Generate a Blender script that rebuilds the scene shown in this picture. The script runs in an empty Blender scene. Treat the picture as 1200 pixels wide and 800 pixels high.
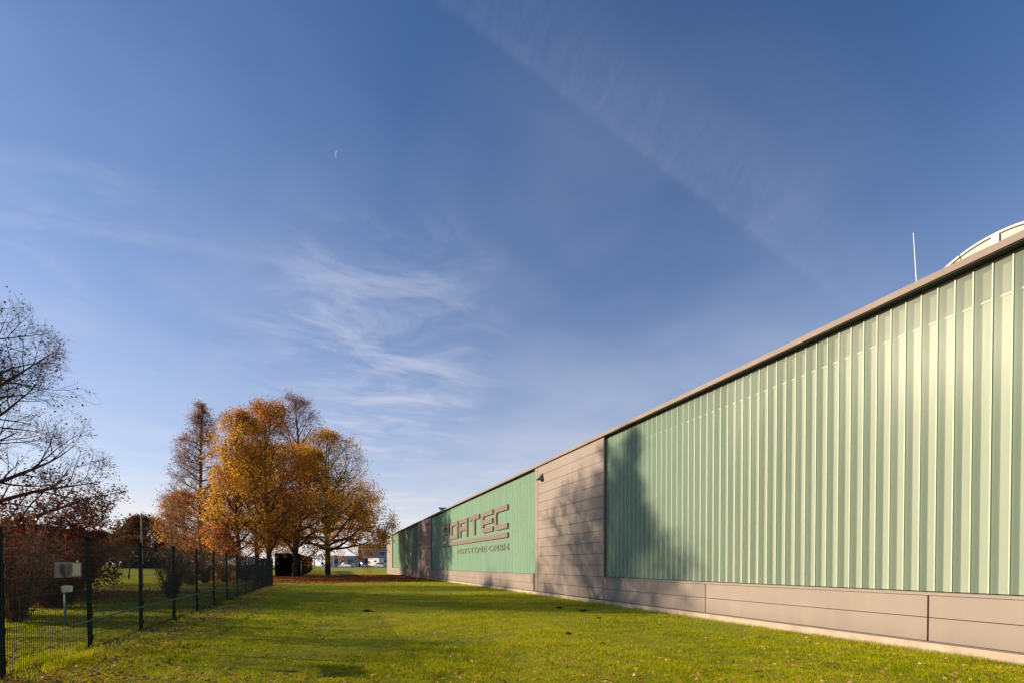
import bpy, bmesh, math, random
import numpy as np
from mathutils import Vector, Matrix

R = math.radians
scene = bpy.context.scene
COL = scene.collection

# ------------------------------------------------------------------ camera
YAW = 20.77            # degrees to the right of +Y (the hall runs along +Y)
PITCH = -0.8
CAM_Z = 1.6
F_PX = 567.0           # focal length in px of a 1200 px wide frame (17 mm shift lens)
cam_d = bpy.data.cameras.new('camera')
cam = bpy.data.objects.new('camera', cam_d)
COL.objects.link(cam)
cam_d.sensor_width = 36.0
cam_d.lens = 36.0 * F_PX / 1200.0
cam_d.shift_y = (669.0 - 400.0) / 1200.0
cam_d.clip_start = 0.05
cam_d.clip_end = 6000
cam.location = (0, 0, CAM_Z)
cam.rotation_euler = (R(90 + PITCH), 0, R(-YAW))
scene.camera = cam

# ------------------------------------------------------------------ sun and sky
SUN_AZ = 62.0          # degrees from +Y towards -X
SUN_EL = 18.0
SKY_STRENGTH = 0.079
SUN_STRENGTH = 5.0
EXPOSURE = 0.60
scene.view_settings.view_transform = 'Standard'
scene.view_settings.look = 'None'
scene.view_settings.gamma = 1
scene.view_settings.use_curve_mapping = False
scene.view_settings.exposure = EXPOSURE

to_sun = Vector((-math.sin(R(SUN_AZ)) * math.cos(R(SUN_EL)), math.cos(R(SUN_AZ)) * math.cos(R(SUN_EL)), math.sin(R(SUN_EL))))
sun_d = bpy.data.lights.new('sun', 'SUN')
sun_d.energy = SUN_STRENGTH
sun_d.angle = R(0.55)
sun_d.color = (1.0, 0.80, 0.60)
sun = bpy.data.objects.new('sun', sun_d)
COL.objects.link(sun)
sun.rotation_euler = to_sun.to_track_quat('Z', 'Y').to_euler()
sun.location = (-30, 30, 40)

rx = Vector((math.cos(R(YAW)), -math.sin(R(YAW)), 0))
fw = Vector((math.sin(R(YAW)), math.cos(R(YAW)), 0))


def direction(px, py):
    return (rx * (px - 600) + fw * F_PX + Vector((0, 0, 661 - py))).normalized()


def ground_at(px, Z):
    xc = (px - 600) / F_PX * Z
    p = rx * xc + fw * Z
    return p.x, p.y


world = bpy.data.worlds.new('World')
scene.world = world
world.use_nodes = True
wn = world.node_tree
wn.nodes.clear()


class NG:
    """small helper to write node graphs as expressions"""

    def __init__(self, tree):
        self.t = tree

    def n(self, kind, **props):
        nd = self.t.nodes.new(kind)
        for k, v in props.items():
            setattr(nd, k, v)
        return nd

    def put(self, sock, v):
        if isinstance(v, bpy.types.NodeSocket):
            self.t.links.new(v, sock)
        elif isinstance(v, (tuple, list)) and len(v) == 3 and sock.type == 'RGBA':
            sock.default_value = (*v, 1)
        else:
            sock.default_value = v

    def m(self, op, a, b=0.0, c=None, clamp=False):
        nd = self.n('ShaderNodeMath', operation=op, use_clamp=clamp)
        self.put(nd.inputs[0], a)
        self.put(nd.inputs[1], b)
        if c is not None:
            self.put(nd.inputs[2], c)
        return nd.outputs[0]

    def vm(self, op, a, b=(0, 0, 0)):
        nd = self.n('ShaderNodeVectorMath', operation=op)
        self.put(nd.inputs[0], a)
        if op == 'SCALE':
            self.put(nd.inputs['Scale'], b)
        else:
            self.put(nd.inputs[1], b)
        return nd.outputs['Value'] if op == 'DOT_PRODUCT' else nd.outputs['Vector']

    def ss(self, v, lo, hi):
        nd = self.n('ShaderNodeMapRange', interpolation_type='SMOOTHSTEP')
        self.put(nd.inputs['Value'], v)
        nd.inputs['From Min'].default_value = lo
        nd.inputs['From Max'].default_value = hi
        return nd.outputs['Result']

    def noise(self, vec, scale, detail=3, rough=0.55, dist=0.0, out='Fac'):
        nd = self.n('ShaderNodeTexNoise')
        if vec is not None:
            self.put(nd.inputs['Vector'], vec)
        nd.inputs['Scale'].default_value = scale
        nd.inputs['Detail'].default_value = detail
        nd.inputs['Roughness'].default_value = rough
        nd.inputs['Distortion'].default_value = dist
        return nd.outputs[out]

    def mix(self, f, a, b, blend='MIX'):
        nd = self.n('ShaderNodeMix', data_type='RGBA', blend_type=blend)
        self.put(nd.inputs[0], f)
        self.put(nd.inputs[6], a)
        self.put(nd.inputs[7], b)
        return nd.outputs[2]

    def ramp(self, f, stops):
        nd = self.n('ShaderNodeValToRGB')
        e = nd.color_ramp.elements
        while len(e) < len(stops):
            e.new(0.5)
        for el, (p, c) in zip(e, stops):
            el.position = p
            el.color = (*c, 1)
        self.put(nd.inputs[0], f)
        return nd.outputs[0]

    def comb(self, x, y, z):
        nd = self.n('ShaderNodeCombineXYZ')
        for i, v in enumerate((x, y, z)):
            self.put(nd.inputs[i], v)
        return nd.outputs[0]

    def sep(self, v):
        nd = self.n('ShaderNodeSeparateXYZ')
        self.put(nd.inputs[0], v)
        return nd.outputs


g = NG(wn)
sky = g.n('ShaderNodeTexSky', sky_type='NISHITA')
sky.sun_disc = False
sky.sun_elevation = R(SUN_EL)
sky.sun_rotation = R(-SUN_AZ)
sky.altitude = 100
sky.air_density = 1.0
sky.dust_density = 0.6
sky.ozone_density = 2.2
dirv = g.vm('NORMALIZE', g.n('ShaderNodeTexCoord').outputs['Generated'])
sx, sy, sz = g.sep(dirv)
elev = g.m('MAXIMUM', sz, 0.02)
# clouds live on a plane high above: project the direction on it
inv = g.m('DIVIDE', 1.0, g.m('ADD', elev, 0.06))
plane = g.comb(g.m('MULTIPLY', sx, inv), g.m('MULTIPLY', sy, inv), 0.0)


def spot(px, py, lo, hi):
    return g.ss(g.vm('DOT_PRODUCT', dirv, tuple(direction(px, py))), math.cos(R(hi)), math.cos(R(lo)))


rot = g.n('ShaderNodeMapping')
g.put(rot.inputs['Vector'], plane)
rot.inputs['Rotation'].default_value = (0, 0, R(-35))
rot.inputs['Scale'].default_value = (0.8, 1.35, 1)
wisp = g.noise(rot.outputs[0], 2.6, 9, 0.62, 0.7)
soft = g.noise(plane, 1.1, 4, 0.5, 0.3)
patch = g.m('MAXIMUM', g.m('MULTIPLY', spot(440, 410, 2, 15), 1.0), g.m('MULTIPLY', spot(490, 370, 2, 12), 0.55))
patch = g.m('MAXIMUM', patch, g.m('MULTIPLY', spot(330, 430, 1, 8), 0.5))
cirrus = g.m('MULTIPLY', g.ss(wisp, 0.40, 0.72), patch)
veil_patch = g.m('MAXIMUM', spot(700, 440, 4, 32), g.m('MULTIPLY', spot(100, 350, 4, 36), 0.8))
veil = g.m('MULTIPLY', g.ss(soft, 0.25, 0.75), g.m('MULTIPLY', veil_patch, 0.24))
faint = g.m('MULTIPLY', g.ss(g.noise(rot.outputs[0], 1.7, 8, 0.6, 1.0), 0.52, 0.8), g.m('MULTIPLY', g.m('ADD', spot(40, 230, 2, 14), spot(150, 400, 2, 14)), 0.13))
# low bands of thin cloud near the horizon
low = g.n('ShaderNodeMapping')
g.put(low.inputs['Vector'], dirv)
low.inputs['Scale'].default_value = (4.0, 4.0, 40.0)
lowband = g.m('MULTIPLY', g.ss(g.noise(low.outputs[0], 1.3, 5, 0.55), 0.48, 0.72), g.m('MULTIPLY', g.m('SUBTRACT', 1.0, g.ss(sz, 0.06, 0.26)), 0.30))


# old spread-out condensation trail: a band along a great circle of the sky
def band(p0, p1, p2):
    d1, d2 = direction(*p0), direction(*p1)
    nrm = d1.cross(d2).normalized()
    if nrm.dot(direction(*p2)) < 0:
        nrm = -nrm
    return nrm


def trail(p0, p1, side, width, strength, ripple, fade0, fade1):
    nrm = band(p0, p1, side)
    along = direction(*p1) - direction(*p0)
    along = (along - nrm * along.dot(nrm)).normalized()
    s = g.vm('DOT_PRODUCT', dirv, tuple(nrm))
    t = g.vm('DOT_PRODUCT', dirv, tuple(along))
    wob = g.noise(g.comb(g.m('MULTIPLY', t, 60.0), g.m('MULTIPLY', s, 18.0), 0.0), 1.0, 5, 0.65, 0.6)
    edge = g.ss(g.m('ADD', s, g.m('MULTIPLY', g.m('SUBTRACT', wob, 0.5), 0.006)), -0.003, 0.012)
    core = g.m('SUBTRACT', 1.0, g.ss(g.m('ADD', s, g.m('MULTIPLY', g.m('SUBTRACT', wob, 0.5), width * 0.9)), width * 0.55, width * 1.25))
    rib = g.m('ADD', 1.0 - ripple, g.m('MULTIPLY', g.ss(wob, 0.35, 0.7), ripple))
    line = g.m('MULTIPLY', g.m('SUBTRACT', 1.0, g.ss(s, 0.004, 0.03)), 0.25)
    v = g.m('MULTIPLY', edge, g.m('MULTIPLY', core, g.m('ADD', rib, line)))
    tt0 = direction(*p0).dot(along)
    tt1 = direction(*p1).dot(along)
    ends = g.m('SUBTRACT', 1.0, g.ss(t, tt0 + (tt1 - tt0) * fade0, tt0 + (tt1 - tt0) * fade1))
    return g.m('MULTIPLY', g.m('MULTIPLY', v, ends), strength)


tr = trail((490, 0), (985, 362), (720, 60), 0.105, 0.062, 0.6, 0.70, 1.30)
tr2 = trail((0, 268), (330, 318), (0, 240), 0.02, 0.07, 0.5, 0.5, 1.2)
cl = g.m('ADD', g.m('MULTIPLY', cirrus, 0.42), g.m('ADD', veil, g.m('ADD', faint, lowband)))
haze_low = g.m('MULTIPLY', g.m('SUBTRACT', 1.0, g.ss(sz, -0.10, 0.68)), 0.56)
haze_low = g.m('ADD', haze_low, g.m('MULTIPLY', g.m('SUBTRACT', 1.0, g.ss(sz, -0.02, 0.22)), 0.32))
cl = g.m('ADD', g.m('ADD', cl, haze_low), g.m('ADD', tr, tr2), clamp=True)
skycol = g.mix(1.0, sky.outputs[0], (0.74, 0.94, 1.25), 'MULTIPLY')
cloudcol = g.ramp(g.m('MULTIPLY', sz, 1.0), [(0.0, (8.4, 7.7, 7.3)), (0.3, (5.7, 5.9, 7.0)), (0.8, (4.4, 5.0, 6.6))])
final = g.mix(cl, skycol, cloudcol)
bg = g.n('ShaderNodeBackground')
g.put(bg.inputs['Color'], final)
bg.inputs['Strength'].default_value = SKY_STRENGTH
wo = g.n('ShaderNodeOutputWorld')
wn.links.new(bg.outputs[0], wo.inputs['Surface'])

# ------------------------------------------------------------------ helpers


class MB:
    """collects shapes and links them as ONE mesh object"""

    def __init__(self):
        self.v = []
        self.f = []

    def box(self, x0, x1, y0, y1, z0, z1):
        b = len(self.v)
        self.v += [(x0, y0, z0), (x1, y0, z0), (x1, y1, z0), (x0, y1, z0), (x0, y0, z1), (x1, y0, z1), (x1, y1, z1), (x0, y1, z1)]
        self.f += [tuple(b + i for i in q) for q in ((0, 3, 2, 1), (4, 5, 6, 7), (0, 1, 5, 4), (1, 2, 6, 5), (2, 3, 7, 6), (3, 0, 4, 7))]
        return self

    def tube(self, pts, rad, n=8, cap=True):
        pts = [Vector(p) for p in pts]
        if not isinstance(rad, (list, tuple)):
            rad = [rad] * len(pts)
        b = len(self.v)
        ref = None
        for i, p in enumerate(pts):
            d = (pts[min(i + 1, len(pts) - 1)] - pts[max(i - 1, 0)]).normalized()
            a = Vector((0, 0, 1)) if abs(d.z) < 0.9 else Vector((1, 0, 0))
            if ref is not None:
                a = ref
            u = (a - d * a.dot(d)).normalized()
            ref = u
            w = d.cross(u)
            for k in range(n):
                t = 2 * math.pi * k / n
                self.v.append(tuple(p + (u * math.cos(t) + w * math.sin(t)) * rad[i]))
        for i in range(len(pts) - 1):
            for k in range(n):
                k2 = (k + 1) % n
                self.f.append((b + i * n + k, b + i * n + k2, b + (i + 1) * n + k2, b + (i + 1) * n + k))
        if cap:
            self.f.append(tuple(b + k for k in range(n))[::-1])
            e = b + (len(pts) - 1) * n
            self.f.append(tuple(e + k for k in range(n)))
        return self

    def prism(self, poly, fn, d0, d1):
        """poly: 2-D outline; fn(u, v, d) -> point; extruded from d0 to d1"""
        b = len(self.v)
        n = len(poly)
        for d in (d0, d1):
            for (u, v) in poly:
                self.v.append(tuple(fn(u, v, d)))
        self.f.append(tuple(b + i for i in range(n)))
        self.f.append(tuple(b + n + i for i in range(n))[::-1])
        for i in range(n):
            j = (i + 1) % n
            self.f.append((b + i, b + n + i, b + n + j, b + j))
        return self

    def build(self, name, mat, parent=None, smooth=False, loc=None):
        me = bpy.data.meshes.new(name)
        me.from_pydata([tuple(p) for p in self.v], [], self.f)
        me.materials.append(mat)
        bm = bmesh.new()
        bm.from_mesh(me)
        bmesh.ops.recalc_face_normals(bm, faces=bm.faces)
        bm.to_mesh(me)
        bm.free()
        if smooth:
            for p in me.polygons:
                p.use_smooth = True
        me.update()
        return link(name, me, parent, loc)


def link(name, data, parent=None, loc=None):
    o = bpy.data.objects.new(name, data)
    COL.objects.link(o)
    if parent is not None:
        o.parent = parent
    if loc is not None:
        o.location = loc
    return o


def tag(o, label=None, cat=None, group=None, kind=None):
    if label:
        o['label'] = label
    if cat:
        o['category'] = cat
    if group:
        o['group'] = group
    if kind:
        o['kind'] = kind
    return o


def thing(name, label, cat, loc=(0, 0, 0), rz=0.0, group=None):
    o = bpy.data.objects.new(name, None)
    o.empty_display_size = 0.3
    COL.objects.link(o)
    o.location = loc
    o.rotation_euler = (0, 0, rz)
    return tag(o, label, cat, group)


def dup(root, loc, rz=0.0, scale=1.0, label=None, group=None):
    r = root.copy()
    COL.objects.link(r)
    r.location = loc
    r.rotation_euler = (0, 0, rz)
    r.scale = (scale, scale, scale) if not isinstance(scale, tuple) else scale
    if label:
        r['label'] = label
    if group:
        r['group'] = group
    for ch in list(root.children):
        c = ch.copy()
        COL.objects.link(c)
        c.parent = r
        for gch in list(ch.children):
            d = gch.copy()
            COL.objects.link(d)
            d.parent = c
    return r


def np_mesh(name, verts, faces_per, mat, parent=None):
    """verts (N,3) with consecutive groups of faces_per vertices being faces"""
    me = bpy.data.meshes.new(name)
    nv = len(verts)
    nf = nv // faces_per
    me.vertices.add(nv)
    me.vertices.foreach_set('co', np.ascontiguousarray(verts, np.float32).ravel())
    me.loops.add(nv)
    me.loops.foreach_set('vertex_index', np.arange(nv, dtype=np.int32))
    me.polygons.add(nf)
    me.polygons.foreach_set('loop_start', np.arange(0, nv, faces_per, dtype=np.int32))
    me.materials.append(mat)
    me.update(calc_edges=True)
    return link(name, me, parent)


# ------------------------------------------------------------------ materials
def new_mat(name):
    m = bpy.data.materials.new(name)
    m.use_nodes = True
    m.node_tree.nodes.clear()
    gg = NG(m.node_tree)
    out = gg.n('ShaderNodeOutputMaterial')
    return m, gg, out


def principled(gg, out, col, rough, metallic=0.0, spec=0.5, bump=None, bump_d=0.01, bump_s=1.0):
    p = gg.n('ShaderNodeBsdfPrincipled')
    gg.put(p.inputs['Base Color'], col)
    gg.put(p.inputs['Roughness'], rough)
    p.inputs['Metallic'].default_value = metallic
    p.inputs['Specular IOR Level'].default_value = spec
    if bump is not None:
        b = gg.n('ShaderNodeBump')
        b.inputs['Distance'].default_value = bump_d
        b.inputs['Strength'].default_value = bump_s
        gg.put(b.inputs['Height'], bump)
        gg.t.links.new(b.outputs[0], p.inputs['Normal'])
    gg.t.links.new(p.outputs[0], out.inputs['Surface'])
    return p


def simple(name, col, rough=0.6, var=0.12, scale=3.0, metallic=0.0, spec=0.4, bump=0.0):
    m, gg, out = new_mat(name)
    tc = gg.n('ShaderNodeTexCoord').outputs['Object']
    f = gg.noise(tc, scale, 5, 0.6)
    dark = tuple(c * (1 - var) for c in col)
    lite = tuple(min(1, c * (1 + var)) for c in col)
    c = gg.ramp(f, [(0.3, dark), (0.7, lite)])
    principled(gg, out, c, rough, metallic, spec, gg.noise(tc, scale * 9, 3, 0.6) if bump else None, bump)
    return m


M = {}
# --- tan metal cladding: faint vertical streaks and cloudy weathering
m, gg, out = new_mat('tan_cladding')
pos = gg.n('ShaderNodeNewGeometry').outputs['Position']
mp = gg.n('ShaderNodeMapping')
gg.put(mp.inputs['Vector'], pos)
mp.inputs['Scale'].default_value = (1, 1, 0.12)
streak = gg.noise(mp.outputs[0], 2.3, 6, 0.62)
cloud = gg.noise(pos, 0.55, 5, 0.6)
f = gg.m('ADD', gg.m('MULTIPLY', streak, 0.45), gg.m('MULTIPLY', cloud, 0.55))
isl = gg.n('ShaderNodeNewGeometry').outputs['Random Per Island']
c = gg.ramp(f, [(0.32, (0.262, 0.218, 0.180)), (0.68, (0.322, 0.268, 0.222))])
c = gg.mix(1.0, c, gg.ramp(isl, [(0, (0.955, 0.955, 0.96)), (1, (1.0, 1.0, 1.0))]), 'MULTIPLY')
splash = gg.m('MULTIPLY', gg.m('SUBTRACT', 1.0, gg.ss(gg.m('ADD', gg.sep(pos)[2], gg.m('MULTIPLY', streak, 0.4)), 0.3, 0.75)), 0.35)
c = gg.mix(splash, c, (0.17, 0.135, 0.10))
principled(gg, out, c, gg.m('ADD', 0.52, gg.m('MULTIPLY', cloud, 0.2)), 0.0, 0.28, gg.noise(pos, 1.3, 2, 0.5), 0.006, 0.35)
M['tan'] = m
m, gg, out = new_mat('coping_metal')
pos = gg.n('ShaderNodeNewGeometry').outputs['Position']
c = gg.ramp(gg.noise(pos, 0.8, 5, 0.6), [(0.3, (0.25, 0.205, 0.17)), (0.7, (0.31, 0.255, 0.21))])
principled(gg, out, c, 0.7, 0.0, 0.2, gg.noise(pos, 0.9, 2, 0.5), 0.01, 0.3)
M['coping'] = m
M['dark_gap'] = simple('dark_joint', (0.03, 0.026, 0.023), 0.8)
M['frame'] = simple('window_frame_metal', (0.13, 0.105, 0.088), 0.45)
m, gg, out = new_mat('concrete_plinth')
pos = gg.n('ShaderNodeNewGeometry').outputs['Position']
c = gg.ramp(gg.noise(pos, 2.2, 7, 0.65), [(0.3, (0.36, 0.29, 0.215)), (0.7, (0.52, 0.43, 0.33))])
wet = gg.m('MULTIPLY', gg.m('SUBTRACT', 1.0, gg.ss(gg.m('ADD', gg.sep(pos)[2], gg.m('MULTIPLY', gg.noise(pos, 5.0, 4), 0.08)), 0.03, 0.11)), 0.7)
c = gg.mix(wet, c, (0.10, 0.085, 0.05))
principled(gg, out, c, 0.9, 0, 0.3, gg.noise(pos, 40, 4, 0.6), 0.006)
M['concrete'] = m

# --- cast channel glass
m, gg, out = new_mat('channel_glass')
pos = gg.n('ShaderNodeNewGeometry').outputs['Position']
lw = gg.n('ShaderNodeLayerWeight')
lw.inputs['Blend'].default_value = 0.5
mp = gg.n('ShaderNodeMapping')
gg.put(mp.inputs['Vector'], pos)
mp.inputs['Scale'].default_value = (1, 1, 0.06)
wave = gg.noise(mp.outputs[0], 5.0, 2, 0.5)
grain = gg.noise(pos, 130.0, 2, 0.5)
bmp = gg.n('ShaderNodeBump')
bmp.inputs['Distance'].default_value = 0.02
bmp.inputs['Strength'].default_value = 0.08
gg.put(bmp.inputs['Height'], wave)
tr_ = gg.n('ShaderNodeBsdfTransparent')
gg.put(tr_.inputs['Color'], (0.945, 0.985, 0.945))
df = gg.n('ShaderNodeBsdfDiffuse')
gg.put(df.inputs['Color'], gg.ramp(gg.noise(mp.outputs[0], 3.0, 3), [(0.35, (0.165, 0.325, 0.22)), (0.65, (0.20, 0.38, 0.26))]))
gl = gg.n('ShaderNodeBsdfGlossy')
gl.inputs['Roughness'].default_value = 0.24
gg.t.links.new(bmp.outputs[0], gl.inputs['Normal'])
body = gg.n('ShaderNodeMixShader')
gg.put(body.inputs[0], gg.m('MULTIPLY', gg.ss(lw.outputs['Facing'], 0.24, 0.90), 0.76))
milk = gg.n('ShaderNodeBsdfDiffuse')
gg.put(milk.inputs['Color'], gg.ramp(gg.noise(mp.outputs[0], 2.0, 4), [(0.35, (0.40, 0.455, 0.39)), (0.65, (0.47, 0.515, 0.445))]))
clear = gg.n('ShaderNodeMixShader')
clear.inputs[0].default_value = 0.17
gg.t.links.new(tr_.outputs[0], clear.inputs[1])
gg.t.links.new(milk.outputs[0], clear.inputs[2])
gg.t.links.new(clear.outputs[0], body.inputs[1])
gg.t.links.new(df.outputs[0], body.inputs[2])
fr = gg.n('ShaderNodeFresnel')
fr.inputs['IOR'].default_value = 1.42
mx = gg.n('ShaderNodeMixShader')
gg.put(mx.inputs[0], gg.m('MULTIPLY', fr.outputs[0], 0.036))
gg.t.links.new(body.outputs[0], mx.inputs[1])
gg.t.links.new(gl.outputs[0], mx.inputs[2])
gg.t.links.new(mx.outputs[0], out.inputs['Surface'])
M['glass'] = m
# --- glass flanges seen through the pane
m, gg, out = new_mat('glass_flange')
pos = gg.n('ShaderNodeNewGeometry').outputs['Position']
df = gg.n('ShaderNodeBsdfDiffuse')
tl = gg.n('ShaderNodeBsdfTranslucent')
c = gg.ramp(gg.noise(pos, 1.7, 4), [(0.3, (0.36, 0.53, 0.40)), (0.7, (0.44, 0.60, 0.47))])
gg.put(df.inputs['Color'], c)
gg.put(tl.inputs['Color'], c)
mx = gg.n('ShaderNodeMixShader')
mx.inputs[0].default_value = 0.5
gg.t.links.new(df.outputs[0], mx.inputs[1])
gg.t.links.new(tl.outputs[0], mx.inputs[2])
tp = gg.n('ShaderNodeBsdfTransparent')
gg.put(tp.inputs['Color'], (0.72, 0.90, 0.78))
mx2 = gg.n('ShaderNodeMixShader')
mx2.inputs[0].default_value = 0.26
gg.t.links.new(mx.outputs[0], mx2.inputs[1])
gg.t.links.new(tp.outputs[0], mx2.inputs[2])
gg.t.links.new(mx2.outputs[0], out.inputs['Surface'])
M['flange'] = m
m, gg, out = new_mat('pale_insulation')
pos = gg.n('ShaderNodeNewGeometry').outputs['Position']
mp = gg.n('ShaderNodeMapping')
gg.put(mp.inputs['Vector'], pos)
mp.inputs['Scale'].default_value = (1, 1, 0.09)
c = gg.ramp(gg.m('ADD', gg.m('MULTIPLY', gg.noise(mp.outputs[0], 7.0, 5, 0.6), 0.6), gg.m('MULTIPLY', gg.noise(pos, 0.5, 3), 0.4)), [(0.35, (0.42, 0.43, 0.365)), (0.65, (0.50, 0.505, 0.43))])
principled(gg, out, c, 0.9, 0, 0.1)
M['pale'] = m
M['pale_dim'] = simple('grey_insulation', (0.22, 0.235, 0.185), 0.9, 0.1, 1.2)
M['rail'] = simple('pale_rail', (0.72, 0.72, 0.62), 0.6, 0.05)
M['seal'] = simple('pale_sealant', (0.50, 0.51, 0.42), 0.5, 0.1, 6.0)
M['letter'] = simple('letter_metal', (0.195, 0.148, 0.117), 0.5, 0.06, 0.8)
M['letter_small'] = simple('small_letter_metal', (0.17, 0.19, 0.13), 0.5, 0.06, 0.8)
M['roof'] = simple('roof_gravel', (0.28, 0.26, 0.23), 0.95, 0.25, 6.0, bump=0.02)
M['vault'] = simple('rooflight_panel', (0.42, 0.35, 0.29), 0.45, 0.06, 1.0)
M['rim'] = simple('rim_metal', (0.52, 0.48, 0.44), 0.6, 0.05, 2.0)
M['white_metal'] = simple('white_metal', (0.78, 0.77, 0.75), 0.35, 0.04, 2.0)
M['steel'] = simple('galvanised_steel', (0.50, 0.49, 0.47), 0.4, 0.15, 8.0, 0.6)
M['fence_green'] = simple('fence_green_paint', (0.004, 0.008, 0.006), 0.7, 0.2, 5.0, spec=0.1)
M['wire_green'] = simple('wire_green_paint', (0.016, 0.030, 0.023), 0.5, 0.2, 5.0, spec=0.25)
M['conduit'] = simple('conduit_green', (0.055, 0.11, 0.085), 0.5, 0.2, 3.0)
M['black'] = simple('black_plastic', (0.015, 0.015, 0.016), 0.45, 0.2)
M['cab_grey'] = simple('cabinet_grey', (0.24, 0.23, 0.22), 0.5, 0.12, 8.0)
M['cab_dark'] = simple('cabinet_dark', (0.10, 0.09, 0.085), 0.5, 0.2, 9.0)
M['cab_cream'] = simple('cabinet_cream', (0.60, 0.56, 0.42), 0.5, 0.1, 8.0)
M['wood_pole'] = simple('weathered_wood', (0.40, 0.30, 0.20), 0.85, 0.25, 4.0, bump=0.01)
M['asphalt'] = simple('asphalt', (0.055, 0.055, 0.056), 0.9, 0.25, 2.0)
M['path'] = simple('gravel_path', (0.34, 0.29, 0.20), 0.95, 0.2, 1.0)
M['paint_line'] = simple('road_paint', (0.75, 0.75, 0.72), 0.7, 0.1)
M['kerb'] = simple('kerb_concrete', (0.36, 0.35, 0.33), 0.9, 0.15)
M['office_wall'] = simple('office_render', (0.27, 0.30, 0.36), 0.8, 0.06, 0.3)
M['office_pale'] = simple('office_pale_band', (0.55, 0.56, 0.58), 0.7, 0.06, 0.3)
M['office_dark'] = simple('roof_edge_dark', (0.04, 0.045, 0.05), 0.6)
M['pane'] = simple('window_pane', (0.03, 0.04, 0.055), 0.08, 0.2, spec=0.8)
M['blue_sign'] = simple('blue_sign_paint', (0.02, 0.06, 0.26), 0.4, 0.05)
M['orange'] = simple('orange_cloth', (0.65, 0.20, 0.06), 0.8, 0.1)
M['dark_red'] = simple('dark_red_cloth', (0.25, 0.03, 0.03), 0.8, 0.1)
M['tyre'] = simple('tyre_rubber', (0.02, 0.02, 0.02), 0.8, 0.1)
M['lamp_red'] = simple('tail_lamp', (0.4, 0.02, 0.02), 0.3, 0.05)
M['lamp_clear'] = simple('head_lamp', (0.75, 0.75, 0.72), 0.15, 0.05)


def paint(name, col):
    return simple(name, col, 0.28, 0.04, 1.0, 0.0, 0.6)


def leaf_mat(name, stops, trans=0.45, patch=0.6):
    m, gg, out = new_mat(name)
    geo = gg.n('ShaderNodeNewGeometry')
    r = geo.outputs['Random Per Island']
    oi = gg.n('ShaderNodeObjectInfo').outputs['Random']
    n = gg.noise(gg.vm('ADD', geo.outputs['Position'], gg.comb(gg.m('MULTIPLY', oi, 40.0), 0.0, 0.0)), 0.5, 3, 0.6)
    f = gg.m('ADD', gg.m('MULTIPLY', r, 1 - patch), gg.m('MULTIPLY', gg.ss(n, 0.3, 0.7), patch))
    c = gg.ramp(f, stops)
    df = gg.n('ShaderNodeBsdfDiffuse')
    tl = gg.n('ShaderNodeBsdfTranslucent')
    gg.put(df.inputs['Color'], c)
    gg.put(tl.inputs['Color'], gg.mix(1.0, c, (1.15, 1.0, 0.7), 'MULTIPLY'))
    mx = gg.n('ShaderNodeMixShader')
    mx.inputs[0].default_value = trans
    gg.t.links.new(df.outputs[0], mx.inputs[1])
    gg.t.links.new(tl.outputs[0], mx.inputs[2])
    gg.t.links.new(mx.outputs[0], out.inputs['Surface'])
    return m


M['leaf_gold'] = leaf_mat('golden_leaves', [(0.0, (0.22, 0.085, 0.03)), (0.35, (0.44, 0.20, 0.05)), (0.65, (0.60, 0.31, 0.07)), (1.0, (0.72, 0.45, 0.10))], 0.5)
M['leaf_yellow'] = leaf_mat('yellow_orange_leaves', [(0.0, (0.30, 0.13, 0.03)), (0.3, (0.55, 0.28, 0.045)), (0.65, (0.70, 0.43, 0.065)), (1.0, (0.74, 0.54, 0.09))], 0.5)
M['leaf_brown'] = leaf_mat('orange_brown_leaves', [(0.0, (0.20, 0.09, 0.03)), (0.5, (0.48, 0.23, 0.05)), (1.0, (0.64, 0.36, 0.07))], 0.5)
M['leaf_rust'] = leaf_mat('rust_leaves', [(0.000, (0.168, 0.084, 0.054)), (0.500, (0.336, 0.168, 0.090)), (1.000, (0.432, 0.252, 0.132))])
M['leaf_pink'] = leaf_mat('coral_leaves', [(0.0, (0.25, 0.085, 0.035)), (0.5, (0.46, 0.17, 0.06)), (1.0, (0.56, 0.25, 0.10))])
M['leaf_copper'] = leaf_mat('copper_beech_leaves', [(0.0, (0.075, 0.024, 0.016)), (0.5, (0.17, 0.055, 0.034)), (1.0, (0.29, 0.105, 0.055))], 0.4)
M['leaf_russet'] = leaf_mat('russet_leaves', [(0.0, (0.07, 0.035, 0.024)), (0.5, (0.15, 0.072, 0.045)), (1.0, (0.24, 0.12, 0.07))], 0.35)
M['leaf_dull'] = leaf_mat('dull_brown_leaves', [(0.0, (0.06, 0.04, 0.022)), (0.5, (0.13, 0.075, 0.04)), (1.0, (0.19, 0.11, 0.055))], 0.3)
M['leaf_dark'] = leaf_mat('dark_evergreen_leaves', [(0.0, (0.012, 0.018, 0.010)), (0.5, (0.025, 0.034, 0.016)), (1.0, (0.045, 0.05, 0.022))], 0.2)
M['litter'] = leaf_mat('fallen_leaves', [(0.0, (0.26, 0.09, 0.03)), (0.4, (0.52, 0.19, 0.05)), (0.75, (0.68, 0.29, 0.08)), (1.0, (0.78, 0.48, 0.22))], 0.15, 0.35)
M['litter_lawn'] = leaf_mat('fallen_lawn_leaves', [(0.0, (0.18, 0.08, 0.03)), (0.4, (0.40, 0.17, 0.06)), (0.75, (0.55, 0.30, 0.12)), (1.0, (0.70, 0.56, 0.38))], 0.1, 0.2)
M['bark'] = simple('dark_bark', (0.060, 0.042, 0.030), 0.9, 0.3, 3.0, bump=0.03)
M['bark_pink'] = simple('reddish_bark', (0.20, 0.115, 0.075), 0.9, 0.25, 3.0, bump=0.03)
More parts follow.
